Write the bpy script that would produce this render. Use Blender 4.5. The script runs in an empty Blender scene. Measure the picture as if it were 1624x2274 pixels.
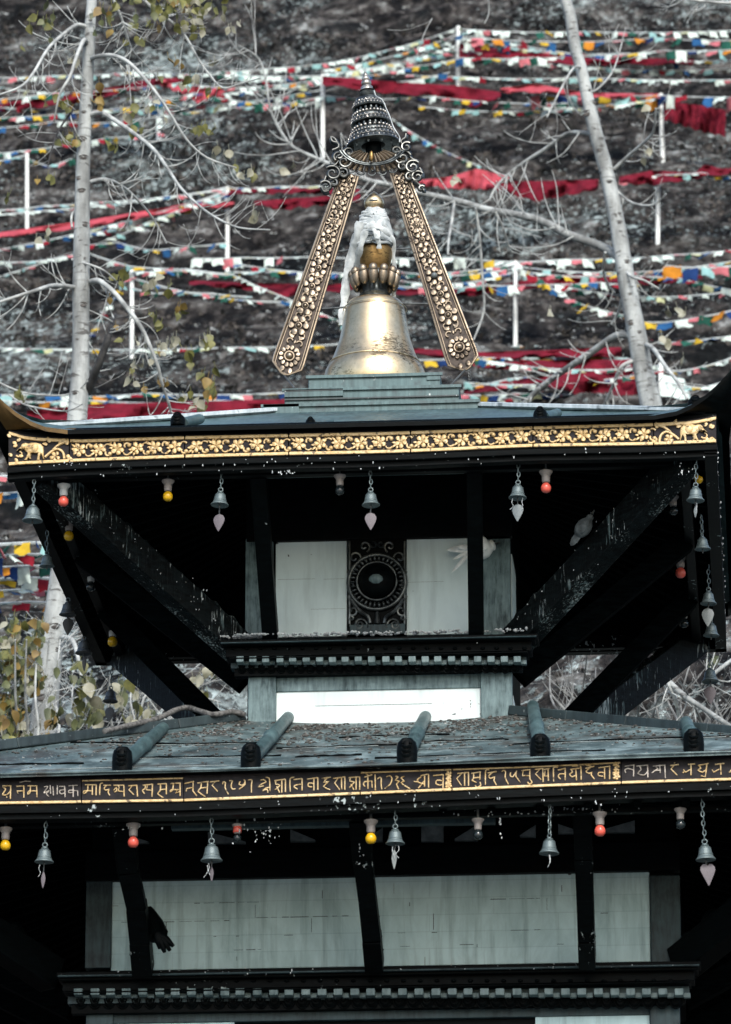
import bpy, bmesh, math, random
import numpy as np
from mathutils import Vector, Matrix, noise

random.seed(7)
scene = bpy.context.scene
COL = scene.collection

# ------------------------------------------------------------------ camera
F, PW, PH = 12000.0, 1624.0, 2274.0          # focal length in picture units
HZ, VX = 4976.0, 1790.0                      # where the depth lines of the temple meet
TH = math.atan((HZ - PH / 2) / F)
PSI = math.atan((VX - PW / 2) * math.cos(TH) / F)
FH = Vector((-math.sin(PSI), math.cos(PSI), 0))
FWD = FH * math.cos(TH) + Vector((0, 0, 1)) * math.sin(TH)
RGT = Vector((math.cos(PSI), math.sin(PSI), 0))
UPV = -FH * math.sin(TH) + Vector((0, 0, 1)) * math.cos(TH)

def ray(px, py):
    return FWD + RGT * ((px - PW / 2) / F) + UPV * ((PH / 2 - py) / F)

_r0 = ray(806, 1015) * 26.4
CAM = Vector((-_r0.x, -_r0.y, 1.6))
ZE = 1.6 + _r0.z

def at(px, py, Y):
    r = ray(px, py)
    return CAM + r * ((Y - CAM.y) / r.y)

def atz(px, py, z):
    r = ray(px, py)
    return CAM + r * ((z - CAM.z) / r.z)

def pix(p):
    d = Vector(p) - CAM
    w = d.dot(FWD)
    return (PW / 2 + F * d.dot(RGT) / w, PH / 2 - F * d.dot(UPV) / w)

def mpp(Y):                                   # metres per picture unit at depth Y
    return (ray(812, 1137) * ((Y - CAM.y) / ray(812, 1137).y)).dot(FWD) / F

cd = bpy.data.cameras.new("camera")
cam = bpy.data.objects.new("camera", cd)
COL.objects.link(cam)
cd.sensor_fit = 'HORIZONTAL'
cd.sensor_width = 36
cd.lens = 36 * F / PW
cd.clip_start, cd.clip_end = 0.5, 2000
cam.matrix_world = Matrix.Translation(CAM) @ Matrix((RGT, UPV, -FWD)).transposed().to_4x4()
cd.dof.use_dof = True
cd.dof.focus_distance = 29.5
cd.dof.aperture_fstop = 11
scene.camera = cam

# ------------------------------------------------------------------ light
SUN_EL, SUN_AZ = math.radians(38), math.radians(166)   # azimuth clockwise from +Y
world = bpy.data.worlds.new("World")
scene.world = world
world.use_nodes = True
wn = world.node_tree
bg = wn.nodes["Background"]
sky = wn.nodes.new("ShaderNodeTexSky")
sky.sky_type = 'NISHITA'
sky.sun_disc = False
sky.sun_elevation = SUN_EL
sky.sun_rotation = SUN_AZ
sky.air_density = 1.0
sky.dust_density = 2.0
sky.ozone_density = 0.6
wn.links.new(sky.outputs[0], bg.inputs[0])
bg.inputs[1].default_value = 0.12
sl = bpy.data.lights.new("sun", 'SUN')
sl.energy = 1.5
sl.angle = math.radians(14)
sl.color = (1.0, 0.97, 0.93)
so = bpy.data.objects.new("sun", sl)
COL.objects.link(so)
sd = Vector((math.sin(SUN_AZ) * math.cos(SUN_EL), math.cos(SUN_AZ) * math.cos(SUN_EL), math.sin(SUN_EL)))
so.rotation_euler = (-sd).to_track_quat('-Z', 'Y').to_euler()
so.location = (0, -10, 30)
scene.view_settings.view_transform = 'Standard'
scene.view_settings.look = 'None'
scene.view_settings.exposure = 1.25
scene.view_settings.gamma = 1

# ------------------------------------------------------------------ materials
class NT:
    def __init__(s, name):
        s.m = bpy.data.materials.new(name)
        s.m.use_nodes = True
        s.t = s.m.node_tree
        s.b = s.t.nodes["Principled BSDF"]
        s.tc = s.t.nodes.new("ShaderNodeTexCoord")
    def n(s, typ, **kw):
        d = s.t.nodes.new(typ)
        for k, v in kw.items():
            if k.startswith('i_'):
                d.inputs[k[2:].replace('_', ' ')].default_value = v
            else:
                setattr(d, k, v)
        return d
    def l(s, a, b):
        s.t.links.new(a, b)
    def coord(s, scale=(1, 1, 1), kind='Object'):
        mp = s.n("ShaderNodeMapping")
        mp.inputs['Scale'].default_value = scale
        s.l(s.tc.outputs[kind], mp.inputs['Vector'])
        return mp.outputs[0]
    def noise(s, co, scale, detail=4, rough=0.6, dist=0.0):
        d = s.n("ShaderNodeTexNoise")
        d.inputs['Scale'].default_value = scale
        d.inputs['Detail'].default_value = detail
        d.inputs['Roughness'].default_value = rough
        d.inputs['Distortion'].default_value = dist
        s.l(co, d.inputs['Vector'])
        return d.outputs[0]
    def ramp(s, fac, stops):
        d = s.n("ShaderNodeValToRGB")
        e = d.color_ramp.elements
        while len(e) < len(stops):
            e.new(0.5)
        for i, (p, c) in enumerate(stops):
            e[i].position = p
            e[i].color = (c, c, c, 1) if not isinstance(c, tuple) else (*c, 1)
        s.l(fac, d.inputs[0])
        return d.outputs[0]
    def mix(s, fac, a, b, mode='MIX'):
        d = s.n("ShaderNodeMixRGB")
        d.blend_type = mode
        for sock, val in ((d.inputs[0], fac), (d.inputs[1], a), (d.inputs[2], b)):
            if isinstance(val, tuple):
                sock.default_value = (*val, 1)
            elif isinstance(val, (int, float)):
                sock.default_value = val
            else:
                s.l(val, sock)
        return d.outputs[0]
    def bump(s, h, strength=0.3, dist=0.01):
        d = s.n("ShaderNodeBump")
        d.inputs['Strength'].default_value = strength
        d.inputs['Distance'].default_value = dist
        s.l(h, d.inputs['Height'])
        s.l(d.outputs[0], s.b.inputs['Normal'])
    def out(s, col=None, rough=0.6, metal=0.0, spec=None):
        if col is not None:
            if isinstance(col, tuple):
                s.b.inputs['Base Color'].default_value = (*col, 1)
            else:
                s.l(col, s.b.inputs['Base Color'])
        if isinstance(rough, (int, float)):
            s.b.inputs['Roughness'].default_value = rough
        else:
            s.l(rough, s.b.inputs['Roughness'])
        s.b.inputs['Metallic'].default_value = metal
        if spec is not None:
            s.b.inputs['Specular IOR Level'].default_value = spec
        return s.m

def simple(name, c1, c2, scale=12, rough=0.6, metal=0.0, bump=0.0, stretch=(1, 1, 1), spec=None, lo=0.35, hi=0.65):
    n = NT(name)
    co = n.coord(stretch)
    f = n.noise(co, scale, 5)
    c = n.ramp(f, [(lo, c1), (hi, c2)])
    if bump:
        n.bump(f, bump)
    return n.out(c, rough, metal, spec)

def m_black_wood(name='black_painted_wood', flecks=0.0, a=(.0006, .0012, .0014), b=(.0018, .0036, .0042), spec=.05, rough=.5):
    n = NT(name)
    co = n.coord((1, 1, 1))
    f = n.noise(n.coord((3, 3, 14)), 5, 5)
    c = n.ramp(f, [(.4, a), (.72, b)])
    if flecks:
        g = n.noise(n.coord((1.4, 1, 1)), 34, 3, .55, .6)
        msk = n.noise(co, 3.1, 3)
        h = n.ramp(n.mix(1.0, g, msk, 'MULTIPLY'), [(.40, 0.0), (.425, 1.0)])
        c = n.mix(h, c, (.3, .35, .35))
    n.bump(f, .25, .004)
    return n.out(c, rough, 0, spec)

def m_teal_wood(name='teal_painted_wood', d=(.006, .014, .017), l=(.038, .07, .078)):
    n = NT(name)
    f = n.noise(n.coord((9, 9, 1.4)), 6, 6, .7)
    g = n.noise(n.coord(), 7, 4)
    c = n.ramp(n.mix(.5, f, g), [(.38, d), (.5, tuple((p + q) / 2 for p, q in zip(d, l))), (.66, l)])
    n.bump(f, .2, .004)
    return n.out(c, .55, 0, .3)

def m_white(name, base=(.74, .77, .77), dirt=(.4, .44, .45), amt=.5, brick=False, specks=True):
    n = NT(name)
    co = n.coord()
    f = n.noise(n.coord((1, 1, .35)), 5, 7, .7, .4)
    c = n.ramp(f, [(.3, tuple(b * (1 - amt) + d * amt for b, d in zip(base, dirt))), (.6, base)])
    k = n.noise(n.coord((6, 6, .5)), 3, 5, .6)
    c = n.mix(n.ramp(k, [(.5, 0.0), (.70, .6 if not specks else .3)]), c, tuple(x * .55 for x in dirt))
    if brick:
        mp = n.n("ShaderNodeMapping"); mp.inputs['Rotation'].default_value = (math.radians(-90), 0, 0)
        n.l(n.tc.outputs['Object'], mp.inputs['Vector'])
        w = n.n("ShaderNodeTexBrick")
        n.l(mp.outputs[0], w.inputs['Vector'])
        w.inputs['Scale'].default_value = 1.0; w.inputs['Brick Width'].default_value = .62; w.inputs['Row Height'].default_value = .083
        w.inputs['Mortar Size'].default_value = .0022; w.inputs['Mortar Smooth'].default_value = .3
        w.inputs['Color1'].default_value = (1, 1, 1, 1); w.inputs['Color2'].default_value = (.88, .9, .9, 1); w.inputs['Mortar'].default_value = (.74, .76, .77, 1)
        c = n.mix(.75, c, w.outputs[0], 'MULTIPLY')
    g = n.noise(n.coord((1, 1, 1.3)), 26, 2, .4, .4)
    m2 = n.noise(co, 2.2, 2)
    h = n.ramp(n.mix(1.0, g, m2, 'MULTIPLY'), [(.455 if specks else .49, 0.0), (.47 if specks else .505, 1.0)])
    c = n.mix(h, c, (.03, .035, .035))
    n.bump(f, .15, .004)
    return n.out(c, .75)

def m_metal_roof(name='grey_green_sheet_metal', d=(.016, .038, .042), l=(.080, .140, .146)):
    n = NT(name)
    f = n.noise(n.coord((14, 3, 1.2)), 3, 6, .65)
    g = n.noise(n.coord(), 3.2, 5)
    c = n.ramp(n.mix(.5, f, g), [(.36, d), (.64, l)])
    k = n.noise(n.coord((2, 2, .8)), 30, 3)
    c = n.mix(n.ramp(k, [(.69, 0.0), (.74, 0.75)]), c, (.42, .48, .48))
    dk = n.noise(n.coord(), 11, 6)
    c = n.mix(n.ramp(dk, [(.57, 0.0), (.66, .7)]), c, (.035, .05, .055))
    n.bump(g, .3, .01)
    return n.out(c, n.ramp(g, [(.3, .4), (.7, .62)]), .25)

def m_gold_paint(name='gold_paint', a=(.13, .075, .018), b=(.58, .45, .25)):
    n = NT(name)
    f = n.noise(n.coord((2, 2, 4)), 22, 5, .6)
    g = n.noise(n.coord(), 2.2, 3)
    c = n.ramp(n.mix(.35, f, g), [(.32, a), (.45, (.48, .33, .14)), (.6, b)])
    w = n.noise(n.coord(), 45, 3)
    c = n.mix(n.ramp(w, [(.58, 0.0), (.66, .85)]), c, (.03, .022, .014))
    n.bump(f, .2, .003)
    return n.out(c, .48, .15)

def m_gilt(name, base=(.86, .66, .36), dark=(.16, .1, .04), wear=.5, rough=.33, metal=1.0):
    n = NT(name)
    f = n.noise(n.coord((1, 1, .7)), 5, 6, .65)
    c = n.ramp(f, [(.33, tuple(x * .62 for x in base)), (.6, base)])
    g = n.noise(n.coord((1, 1, 2.4)), 38, 5, .7, .6)
    m2 = n.noise(n.coord(), 3.4, 3)
    h = n.ramp(n.mix(.5, g, m2), [(.535 + (1 - wear) * .08, 0.0), (.585 + (1 - wear) * .08, .9)])
    c = n.mix(h, c, dark)
    bl = n.noise(n.coord((1, 1, .8)), 9, 6, .7)
    c = n.mix(n.ramp(bl, [(.46, 0.0), (.66, .75 * wear)]), c, tuple(x * .45 for x in base))
    n.bump(g, .08, .003)
    return n.out(c, n.ramp(bl, [(.3, rough), (.7, rough + .2)]), metal)

M = {}
M['black'] = m_black_wood()
M['black_fleck'] = m_black_wood('black_wood_with_droppings', 1.0)
M['soffit'] = m_black_wood('black_soffit_boards', 0, (.0005, .0009, .001), (.0022, .004, .0046), .02, .9)  # near-black matte boards, also used for the side struts
M['teal'] = m_teal_wood()
M['teal_pale'] = m_teal_wood('pale_worn_dentil_paint', (.05, .085, .09), (.20, .27, .275))
M['teal_light'] = m_teal_wood('worn_teal_wood', (.016, .038, .043), (.17, .25, .26))
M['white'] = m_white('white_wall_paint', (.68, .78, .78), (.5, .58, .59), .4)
M['white_shade'] = m_white('grimy_shaded_white_paint', (.56, .68, .685), (.36, .46, .47), .55)  # grime noise, plus the shade under the eave put into the base colour
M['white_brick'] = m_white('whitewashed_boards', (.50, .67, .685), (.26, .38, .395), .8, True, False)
M['crack'] = simple('dark_joint', (.02, .025, .025), (.05, .06, .06))
M['roof'] = m_metal_roof()
M['roof_light'] = m_metal_roof('lit_sheet_metal_edge', (.3, .36, .37), (.62, .68, .69))  # pale metal, the light on the edges put into its colour
M['roof_dark'] = m_metal_roof('dark_sheet_metal', (.008, .013, .014), (.035, .055, .06))
def m_lead():
    n = NT('weathered_roof_sheet')
    f = n.noise(n.coord((2.2, 1.2, 1)), 3, 7, .62, .5)
    g = n.noise(n.coord(), 3.5, 7, .66)
    c = n.ramp(n.mix(.5, f, g), [(.36, (.018, .032, .034)), (.5, (.075, .112, .116)), (.66, (.26, .34, .345))])
    w = n.n("ShaderNodeTexBrick"); n.l(n.coord((1, 1, 0)), w.inputs['Vector'])
    w.inputs['Scale'].default_value = 1; w.inputs['Brick Width'].default_value = 1.6; w.inputs['Row Height'].default_value = .62; w.inputs['Mortar Size'].default_value = .004
    w.inputs['Color1'].default_value = (1, 1, 1, 1); w.inputs['Color2'].default_value = (.8, .83, .85, 1); w.inputs['Mortar'].default_value = (.55, .55, .55, 1)
    c = n.mix(.8, c, w.outputs[0], 'MULTIPLY')
    r = n.noise(n.coord((1.5, 1, 1)), 3.1, 6, .65)
    c = n.mix(n.ramp(r, [(.5, 0.0), (.66, .85)]), c, (.040, .036, .031))
    s = n.noise(n.coord((1, 1, 1)), 48, 3, .6)
    c = n.mix(n.ramp(s, [(.62, 0.0), (.70, .7)]), c, (.30, .33, .325))
    n.bump(g, .35, .01)
    return n.out(c, .6, .1, .3)
M['lead'] = m_lead()
def m_streak():
    n = NT('timber_streaked_with_droppings')
    f = n.noise(n.coord((3, 3, 14)), 5, 5)
    c = n.ramp(f, [(.4, (.0008, .0014, .0016)), (.72, (.005, .009, .010))])
    k = n.noise(n.coord((34, 34, 3.2)), 1.6, 5, .65, .5)
    z = n.noise(n.coord((1, 1, 1)), 3.6, 4, .6)
    c = n.mix(n.ramp(n.mix(.5, k, z), [(.545, 0.0), (.60, .8)]), c, (.10, .145, .15))
    k2 = n.noise(n.coord((60, 60, 7)), 1.5, 4, .6, .4)
    c = n.mix(n.ramp(n.mix(.6, z, k2), [(.575, 0.0), (.61, .9)]), c, (.34, .39, .39))
    n.bump(k, .5, .008)
    return n.out(c, .55, 0, .1)
M['streak'] = m_streak()
M['gold'] = m_gold_paint()
M['faded'] = simple('faded_lettering_paint', (.2, .18, .15), (.55, .5, .44), 60)
M['recess'] = simple('carved_dark_ground', (.002, .002, .003), (.012, .010, .013), 30, .5, spec=.15)
M['gilt'] = m_gilt('gilded_bell_metal', (.82, .66, .41), (.05, .036, .02), 1.0, .26)
M['gilt_dark'] = m_gilt('tarnished_gilt', (.30, .19, .075), (.012, .010, .008), .9, .36)
M['gilt_strap'] = m_gilt('gilded_strap_relief', (.32, .265, .20), (.04, .032, .026), .8, .38)
M['strap_ground'] = simple('bronze_strap_ground', (.008, .007, .007), (.06, .047, .038), 26, .5, .6)
M['bronze'] = simple('dark_bronze', (.018, .023, .025), (.11, .125, .125), 20, .38, .8)
M['bronze_light'] = simple('worn_bronze', (.16, .16, .15), (.62, .58, .52), 30, .38, .85)
M['bronze_mid'] = simple('aged_bronze', (.06, .066, .065), (.27, .275, .255), 26, .42, .8)
M['brown_gold_horn'] = m_gilt('brown_gold_sheet', (.10, .058, .014), (.012, .012, .008), .8, .55, .5)  # brown-gold colour for one corner of the eave rim
M['iron'] = simple('grey_green_bell_metal', (.04, .06, .063), (.15, .195, .2), 40, .45, .3, .15)
M['iron_dark'] = simple('dark_iron', (.03, .036, .038), (.10, .11, .11), 30, .5, .4)
M['clapper'] = simple('pinkish_tin_leaf', (.055, .048, .055), (.12, .105, .12), 25, .6)
M['clapper_grey'] = simple('grey_tin_leaf', (.075, .092, .095), (.16, .185, .19), 25, .5, .2)
M['clapper_dark'] = simple('dark_tin_leaf', (.01, .012, .012), (.03, .034, .034), 25, .5)
M['porcelain'] = simple('grimy_porcelain', (.17, .155, .145), (.36, .33, .31), 60, .5)
M['porcelain_w'] = simple('white_porcelain', (.3, .33, .33), (.55, .57, .57), 60, .4)
def bulb_mat(name, c, r=.25):
    n = NT(name)
    return n.out(c, r, 0, .5)
M['bulb_yellow'] = bulb_mat('yellow_bulb_glass', (.62, .36, .008))
M['bulb_red'] = bulb_mat('red_bulb_glass', (.62, .10, .07))
M['bulb_clear'] = bulb_mat('clear_bulb_glass', (.012, .018, .02), .06)
M['cloth'] = simple('pale_cloth', (.26, .29, .295), (.56, .6, .6), 18, .85)
M['cloth_dark'] = simple('grey_cloth', (.2, .23, .24), (.42, .46, .46), 20, .85)
M['feather'] = simple('pale_grey_feathers', (.5, .55, .55), (.8, .85, .84), 22, .8)
M['feather_dark'] = simple('dark_grey_feathers', (.02, .027, .03), (.085, .105, .112), 22, .8)
M['dropping'] = simple('white_droppings', (.22, .25, .255), (.55, .59, .6), 50, .9)
M['grit_light'] = simple('pale_grit', (.11, .12, .12), (.34, .36, .355), 90, .9)
M['grit_dark'] = simple('dark_grit', (.02, .02, .02), (.10, .095, .085), 60, .9)
M['cable'] = simple('grey_rope', (.03, .03, .03), (.15, .15, .145), 40, .9, 0, .4)
M['cord'] = simple('pale_cord', (.3, .34, .34), (.5, .55, .55), 6, .9)
M['pole'] = simple('white_pole_paint', (.6, .65, .63), (.85, .88, .86), 3, .7)

def m_bark():
    n = NT('pale_bark')
    co = n.coord((1, 1, 3))
    f = n.noise(n.coord((1, 1, .35)), 5, 6, .65)
    c = n.ramp(f, [(.3, (.10, .107, .104)), (.46, (.20, .215, .212)), (.62, (.36, .39, .385))])
    g = n.noise(co, 9, 3, .5, .5)
    c = n.mix(n.ramp(g, [(.6, 0.0), (.68, .85)]), c, (.045, .043, .04))
    rg_ = n.noise(n.coord((.3, .3, 9)), 3, 4, .6)
    c = n.mix(n.ramp(rg_, [(.60, 0.0), (.66, .5)]), c, (.07, .068, .064))
    n.bump(n.mix(.5, f, g), .5, .02)
    return n.out(c, .85)
M['bark'] = m_bark()
M['twig'] = simple('grey_twig', (.16, .17, .168), (.44, .47, .46), 7, .85)
M['bramble'] = simple('dull_bramble_stem', (.05, .052, .05), (.22, .23, .225), 7, .85)
M['bark_dark'] = simple('dead_dark_wood', (.012, .013, .014), (.05, .05, .05), 12, .85)
M['knot'] = simple('dark_knot', (.02, .018, .016), (.09, .085, .08), 20, .9)
M['leaf_a'] = simple('olive_leaf', (.045, .050, .010), (.145, .145, .035), 6, .6)
M['leaf_b'] = simple('pale_leaf', (.13, .13, .085), (.32, .32, .25), 6, .6)
M['leaf_c'] = simple('yellow_brown_leaf', (.09, .055, .01), (.2, .14, .03), 6, .6)
M['leaf_g'] = simple('dull_green_leaf', (.035, .045, .018), (.10, .115, .045), 6, .6)

def m_hill():
    n = NT('scrub_hillside')
    def co(sx, sy):
        mp = n.n("ShaderNodeMapping"); mp.inputs['Scale'].default_value = (sx, sy, sy); mp.inputs['Rotation'].default_value = (0, 0, .12)
        n.l(n.tc.outputs['Object'], mp.inputs['Vector']); return mp.outputs[0]
    a = n.noise(co(1, .4), .12, 4, .6)
    b = n.noise(co(.75, .33), .8, 6, .64, .9)
    d = n.noise(co(1.0, .36), 3.0, 6, .68, .5)
    base = n.ramp(n.mix(.42, b, d), [(.40, (.003, .003, .003)), (.465, (.012, .0112, .0102)), (.515, (.038, .0345, .0315)), (.57, (.088, .084, .077)), (.63, (.22, .232, .222))])
    pale = n.ramp(n.mix(.45, a, n.noise(co(1.1, .36), 2.4, 7, .72, .6)), [(.545, 0.0), (.61, .8)])
    c = n.mix(pale, base, (.19, .228, .222))
    dark = n.ramp(n.mix(.5, n.noise(co(1, .4), .22, 3), n.noise(co(.9, .34), 1.2, 5, .65)), [(.52, 0.0), (.585, .9)])
    c = n.mix(dark, c, (.0055, .0066, .0064))
    fl = n.noise(co(1.6, .55), 5.5, 5, .7, .3)
    c = n.mix(n.ramp(n.mix(.6, a, fl), [(.552, 0.0), (.585, .85)]), c, (.30, .36, .35))
    mo = n.noise(co(1.3, .45), 2.2, 5, .7)
    c = n.mix(.75, c, n.ramp(mo, [(.38, .16), (.5, .68), (.62, 1.5)]), 'MULTIPLY')
    n.bump(n.mix(.5, b, d), 1.0, .3)
    return n.out(c, .95, 0, .05)
M['hill'] = m_hill()
M['ground'] = simple('gravel_ground', (.16, .16, .155), (.3, .3, .29), 3, .95)
M['scrub_dark'] = simple('dark_scrub', (.002, .0026, .0026), (.010, .0105, .009), 3, .9)
M['scrub_mid'] = simple('brown_scrub', (.018, .0155, .0145), (.075, .068, .06), 3, .9)
M['scrub_pale'] = simple('pale_dry_grass', (.16, .172, .17), (.40, .43, .425), 3, .9)

def m_flag(name, c, k=.72):
    n = NT(name)
    f = n.noise(n.coord((2, 2, 2)), 1.6, 4, .6)
    col = n.ramp(f, [(.3, tuple(x * k for x in c)), (.6, c)])
    n.b.inputs['Specular IOR Level'].default_value = .1
    return n.out(col, .9)
FLAG = {'blue': (.02, .085, .21), 'blue2': (.012, .035, .12), 'white': (.55, .65, .61), 'red': (.22, .014, .026), 'pink': (.42, .13, .15),
        'green': (.016, .08, .06), 'yellow': (.46, .32, .03), 'pale': (.42, .45, .26), 'aqua': (.22, .40, .40), 'orange': (.42, .17, .02)}
for k_, c_ in FLAG.items():
    M['flag_' + k_] = m_flag('flag_cloth_' + k_, c_)
M['red_cloth'] = m_flag('dark_red_cloth', (.135, .009, .020), .5)
M['red_cloth_lit'] = m_flag('sunlit_red_cloth', (.38, .065, .085), .7)  # the red cloth again, with sunlight put into its colour

# ------------------------------------------------------------------ mesh helpers
WL = {}

class MB:
    def __init__(s):
        s.v, s.f, s.mi = [], [], []
        s.cur = 0
    def add(s, vs, fs):
        o = len(s.v)
        s.v += [Vector(p) for p in vs]
        for f in fs:
            s.f.append(tuple(i + o for i in f))
            s.mi.append(s.cur)
        return s
    def hexa(s, p):            # 8 corners: bottom ring 0-3, top ring 4-7
        return s.add(p, [(0, 3, 2, 1), (4, 5, 6, 7), (0, 1, 5, 4), (1, 2, 6, 5), (2, 3, 7, 6), (3, 0, 4, 7)])
    def box(s, x0, x1, y0, y1, z0, z1):
        return s.hexa([(x0, y0, z0), (x1, y0, z0), (x1, y1, z0), (x0, y1, z0), (x0, y0, z1), (x1, y0, z1), (x1, y1, z1), (x0, y1, z1)])
    def prect(s, px0, px1, py0, py1, Y, dep):   # a box whose front face fills a rectangle of the facade at depth Y
        pm, qm = (px0 + px1) / 2, (py0 + py1) / 2
        return s.box(at(px0, qm, Y).x, at(px1, qm, Y).x, Y, Y + dep, at(pm, py1, Y).z, at(pm, py0, Y).z)
    def beam(s, a, b, w, h, up=Vector((0, 0, 1)), w2=None, h2=None):
        a, b = Vector(a), Vector(b)
        d = (b - a).normalized()
        r = d.cross(up).normalized()
        u = r.cross(d).normalized()
        w2, h2 = w2 or w, h2 or h
        ring = lambda p, w, h: [p - r * w / 2 - u * h / 2, p + r * w / 2 - u * h / 2, p + r * w / 2 + u * h / 2, p - r * w / 2 + u * h / 2]
        return s.hexa(ring(a, w, h) + ring(b, w2, h2))
    def tube(s, pts, rad, n=8, flat=1.0, up=None, cap=True):
        pts = [Vector(p) for p in pts]
        if not hasattr(rad, '__len__'):
            rad = [rad] * len(pts)
        t0 = (pts[1] - pts[0]).normalized()
        ref = Vector(up) if up else (Vector((0, 0, 1)) if abs(t0.z) < .9 else Vector((1, 0, 0)))
        vs, fs = [], []
        prev = None
        for i, p in enumerate(pts):
            t = (pts[min(i + 1, len(pts) - 1)] - pts[max(i - 1, 0)])
            t = t.normalized() if t.length > 1e-9 else t0
            if prev is None or up:
                a = ref - t * ref.dot(t)
                if a.length < 1e-6:
                    a = t.orthogonal()
            else:
                a = prev - t * prev.dot(t)
            a.normalize()
            prev = a
            b = t.cross(a)
            for k in range(n):
                an = 2 * math.pi * k / n
                vs.append(p + a * (math.cos(an) * rad[i] * flat) + b * (math.sin(an) * rad[i]))
        for i in range(len(pts) - 1):
            for k in range(n):
                fs.append((i * n + k, i * n + (k + 1) % n, (i + 1) * n + (k + 1) % n, (i + 1) * n + k))
        if cap:
            fs.append(tuple(range(n - 1, -1, -1)))
            fs.append(tuple((len(pts) - 1) * n + k for k in range(n)))
        return s.add(vs, fs)
    def lathe(s, c, prof, n=28, sx=1.0, sy=1.0, axis=None):
        c = Vector(c)
        vs, fs = [], []
        for r, z in prof:
            for k in range(n):
                an = 2 * math.pi * k / n
                p = Vector((math.cos(an) * r * sx, math.sin(an) * r * sy, z))
                if axis is not None:
                    p = axis @ p
                vs.append(c + p)
        for i in range(len(prof) - 1):
            for k in range(n):
                fs.append((i * n + k, i * n + (k + 1) % n, (i + 1) * n + (k + 1) % n, (i + 1) * n + k))
        if prof[0][0] > 1e-5:
            fs.append(tuple(range(n - 1, -1, -1)))
        if prof[-1][0] > 1e-5:
            fs.append(tuple((len(prof) - 1) * n + k for k in range(n)))
        return s.add(vs, fs)
    def ell(s, c, ax, ay, az, nu=10, nv=7):
        c, ax, ay, az = Vector(c), Vector(ax), Vector(ay), Vector(az)
        vs, fs = [c + az], []
        for j in range(1, nv):
            ph = math.pi * j / nv
            for k in range(nu):
                th = 2 * math.pi * k / nu
                vs.append(c + ax * (math.sin(ph) * math.cos(th)) + ay * (math.sin(ph) * math.sin(th)) + az * math.cos(ph))
        vs.append(c - az)
        for k in range(nu):
            fs.append((0, 1 + k, 1 + (k + 1) % nu))
            fs.append((len(vs) - 1, 1 + (nv - 2) * nu + (k + 1) % nu, 1 + (nv - 2) * nu + k))
        for j in range(nv - 2):
            for k in range(nu):
                fs.append((1 + j * nu + k, 1 + (j + 1) * nu + k, 1 + (j + 1) * nu + (k + 1) % nu, 1 + j * nu + (k + 1) % nu))
        return s.add(vs, fs)
    def ball(s, c, r, nu=10, nv=7):
        return s.ell(c, (r, 0, 0), (0, r, 0), (0, 0, r), nu, nv)
    def torus(s, c, R, r, ax, ay, n=16, m=6):
        c, ax, ay = Vector(c), Vector(ax).normalized(), Vector(ay).normalized()
        return s.tube([c + ax * R * math.cos(2 * math.pi * k / n) + ay * R * math.sin(2 * math.pi * k / n) for k in range(n + 1)], r, m, cap=False)
    def pillow(s, poly, mp, h, inset):           # raised relief from an outline (u, v) through mp(u, v, height)
        n = len(poly)
        ar = sum(poly[i][0] * poly[(i + 1) % n][1] - poly[(i + 1) % n][0] * poly[i][1] for i in range(n))
        if ar < 0:
            poly = poly[::-1]
        P = [Vector((p[0], p[1])) for p in poly]
        def ins(d):
            o = []
            for i in range(n):
                e1 = (P[i] - P[i - 1]); e2 = (P[(i + 1) % n] - P[i])
                n1 = Vector((-e1.y, e1.x)); n2 = Vector((-e2.y, e2.x))
                nn = (n1.normalized() if n1.length else n1) + (n2.normalized() if n2.length else n2)
                o.append(P[i] + (nn.normalized() if nn.length else nn) * d)
            return o
        rings = [(P, 0), (P, h * .45), (ins(inset * .5), h * .85), (ins(inset), h)]
        vs, fs = [], []
        for q, hh in rings:
            vs += [mp(p.x, p.y, hh) for p in q]
        for j in range(3):
            for i in range(n):
                fs.append((j * n + i, j * n + (i + 1) % n, (j + 1) * n + (i + 1) % n, (j + 1) * n + i))
        fs.append(tuple(3 * n + i for i in range(n)))
        return s.add(vs, fs)
    def strip(s, top, bot, thick=Vector((0, 0.02, 0))):  # sheet between two polylines, given a real thickness
        n = len(top)
        vs = [Vector(p) for p in top] + [Vector(p) for p in bot]
        vs += [p + thick for p in vs[:2 * n]]
        fs = []
        for i in range(n - 1):
            fs += [(i, i + 1, n + i + 1, n + i), (2 * n + i, 3 * n + i, 3 * n + i + 1, 2 * n + i + 1),
                   (i, 2 * n + i, 2 * n + i + 1, i + 1), (n + i, n + i + 1, 3 * n + i + 1, 3 * n + i)]
        fs += [(0, n, 3 * n, 2 * n), (n - 1, 3 * n - 1, 4 * n - 1, 2 * n - 1)]
        return s.add(vs, fs)
    def build(s, name, mat, parent=None, smooth=False, bevel=0.0, base=None):
        me = bpy.data.meshes.new(name)
        if parent is not None:
            org = WL[parent.name]
        elif base is not None:
            org = Vector(base)
        else:
            xs = [p.x for p in s.v]; ys = [p.y for p in s.v]; zs = [p.z for p in s.v]
            org = Vector(((min(xs) + max(xs)) / 2, (min(ys) + max(ys)) / 2, min(zs)))
        me.from_pydata([p - org for p in s.v], [], s.f)
        mats = mat if isinstance(mat, list) else [mat]
        for m in mats:
            me.materials.append(M[m])
        if len(mats) > 1:
            me.polygons.foreach_set('material_index', s.mi)
        bm = bmesh.new(); bm.from_mesh(me)
        bmesh.ops.recalc_face_normals(bm, faces=bm.faces)
        bm.to_mesh(me); bm.free()
        if smooth:
            me.polygons.foreach_set('use_smooth', [True] * len(me.polygons))
            me.set_sharp_from_angle(angle=math.radians(50))
        o = bpy.data.objects.new(name, me)
        COL.objects.link(o)
        WL[o.name] = org
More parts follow.
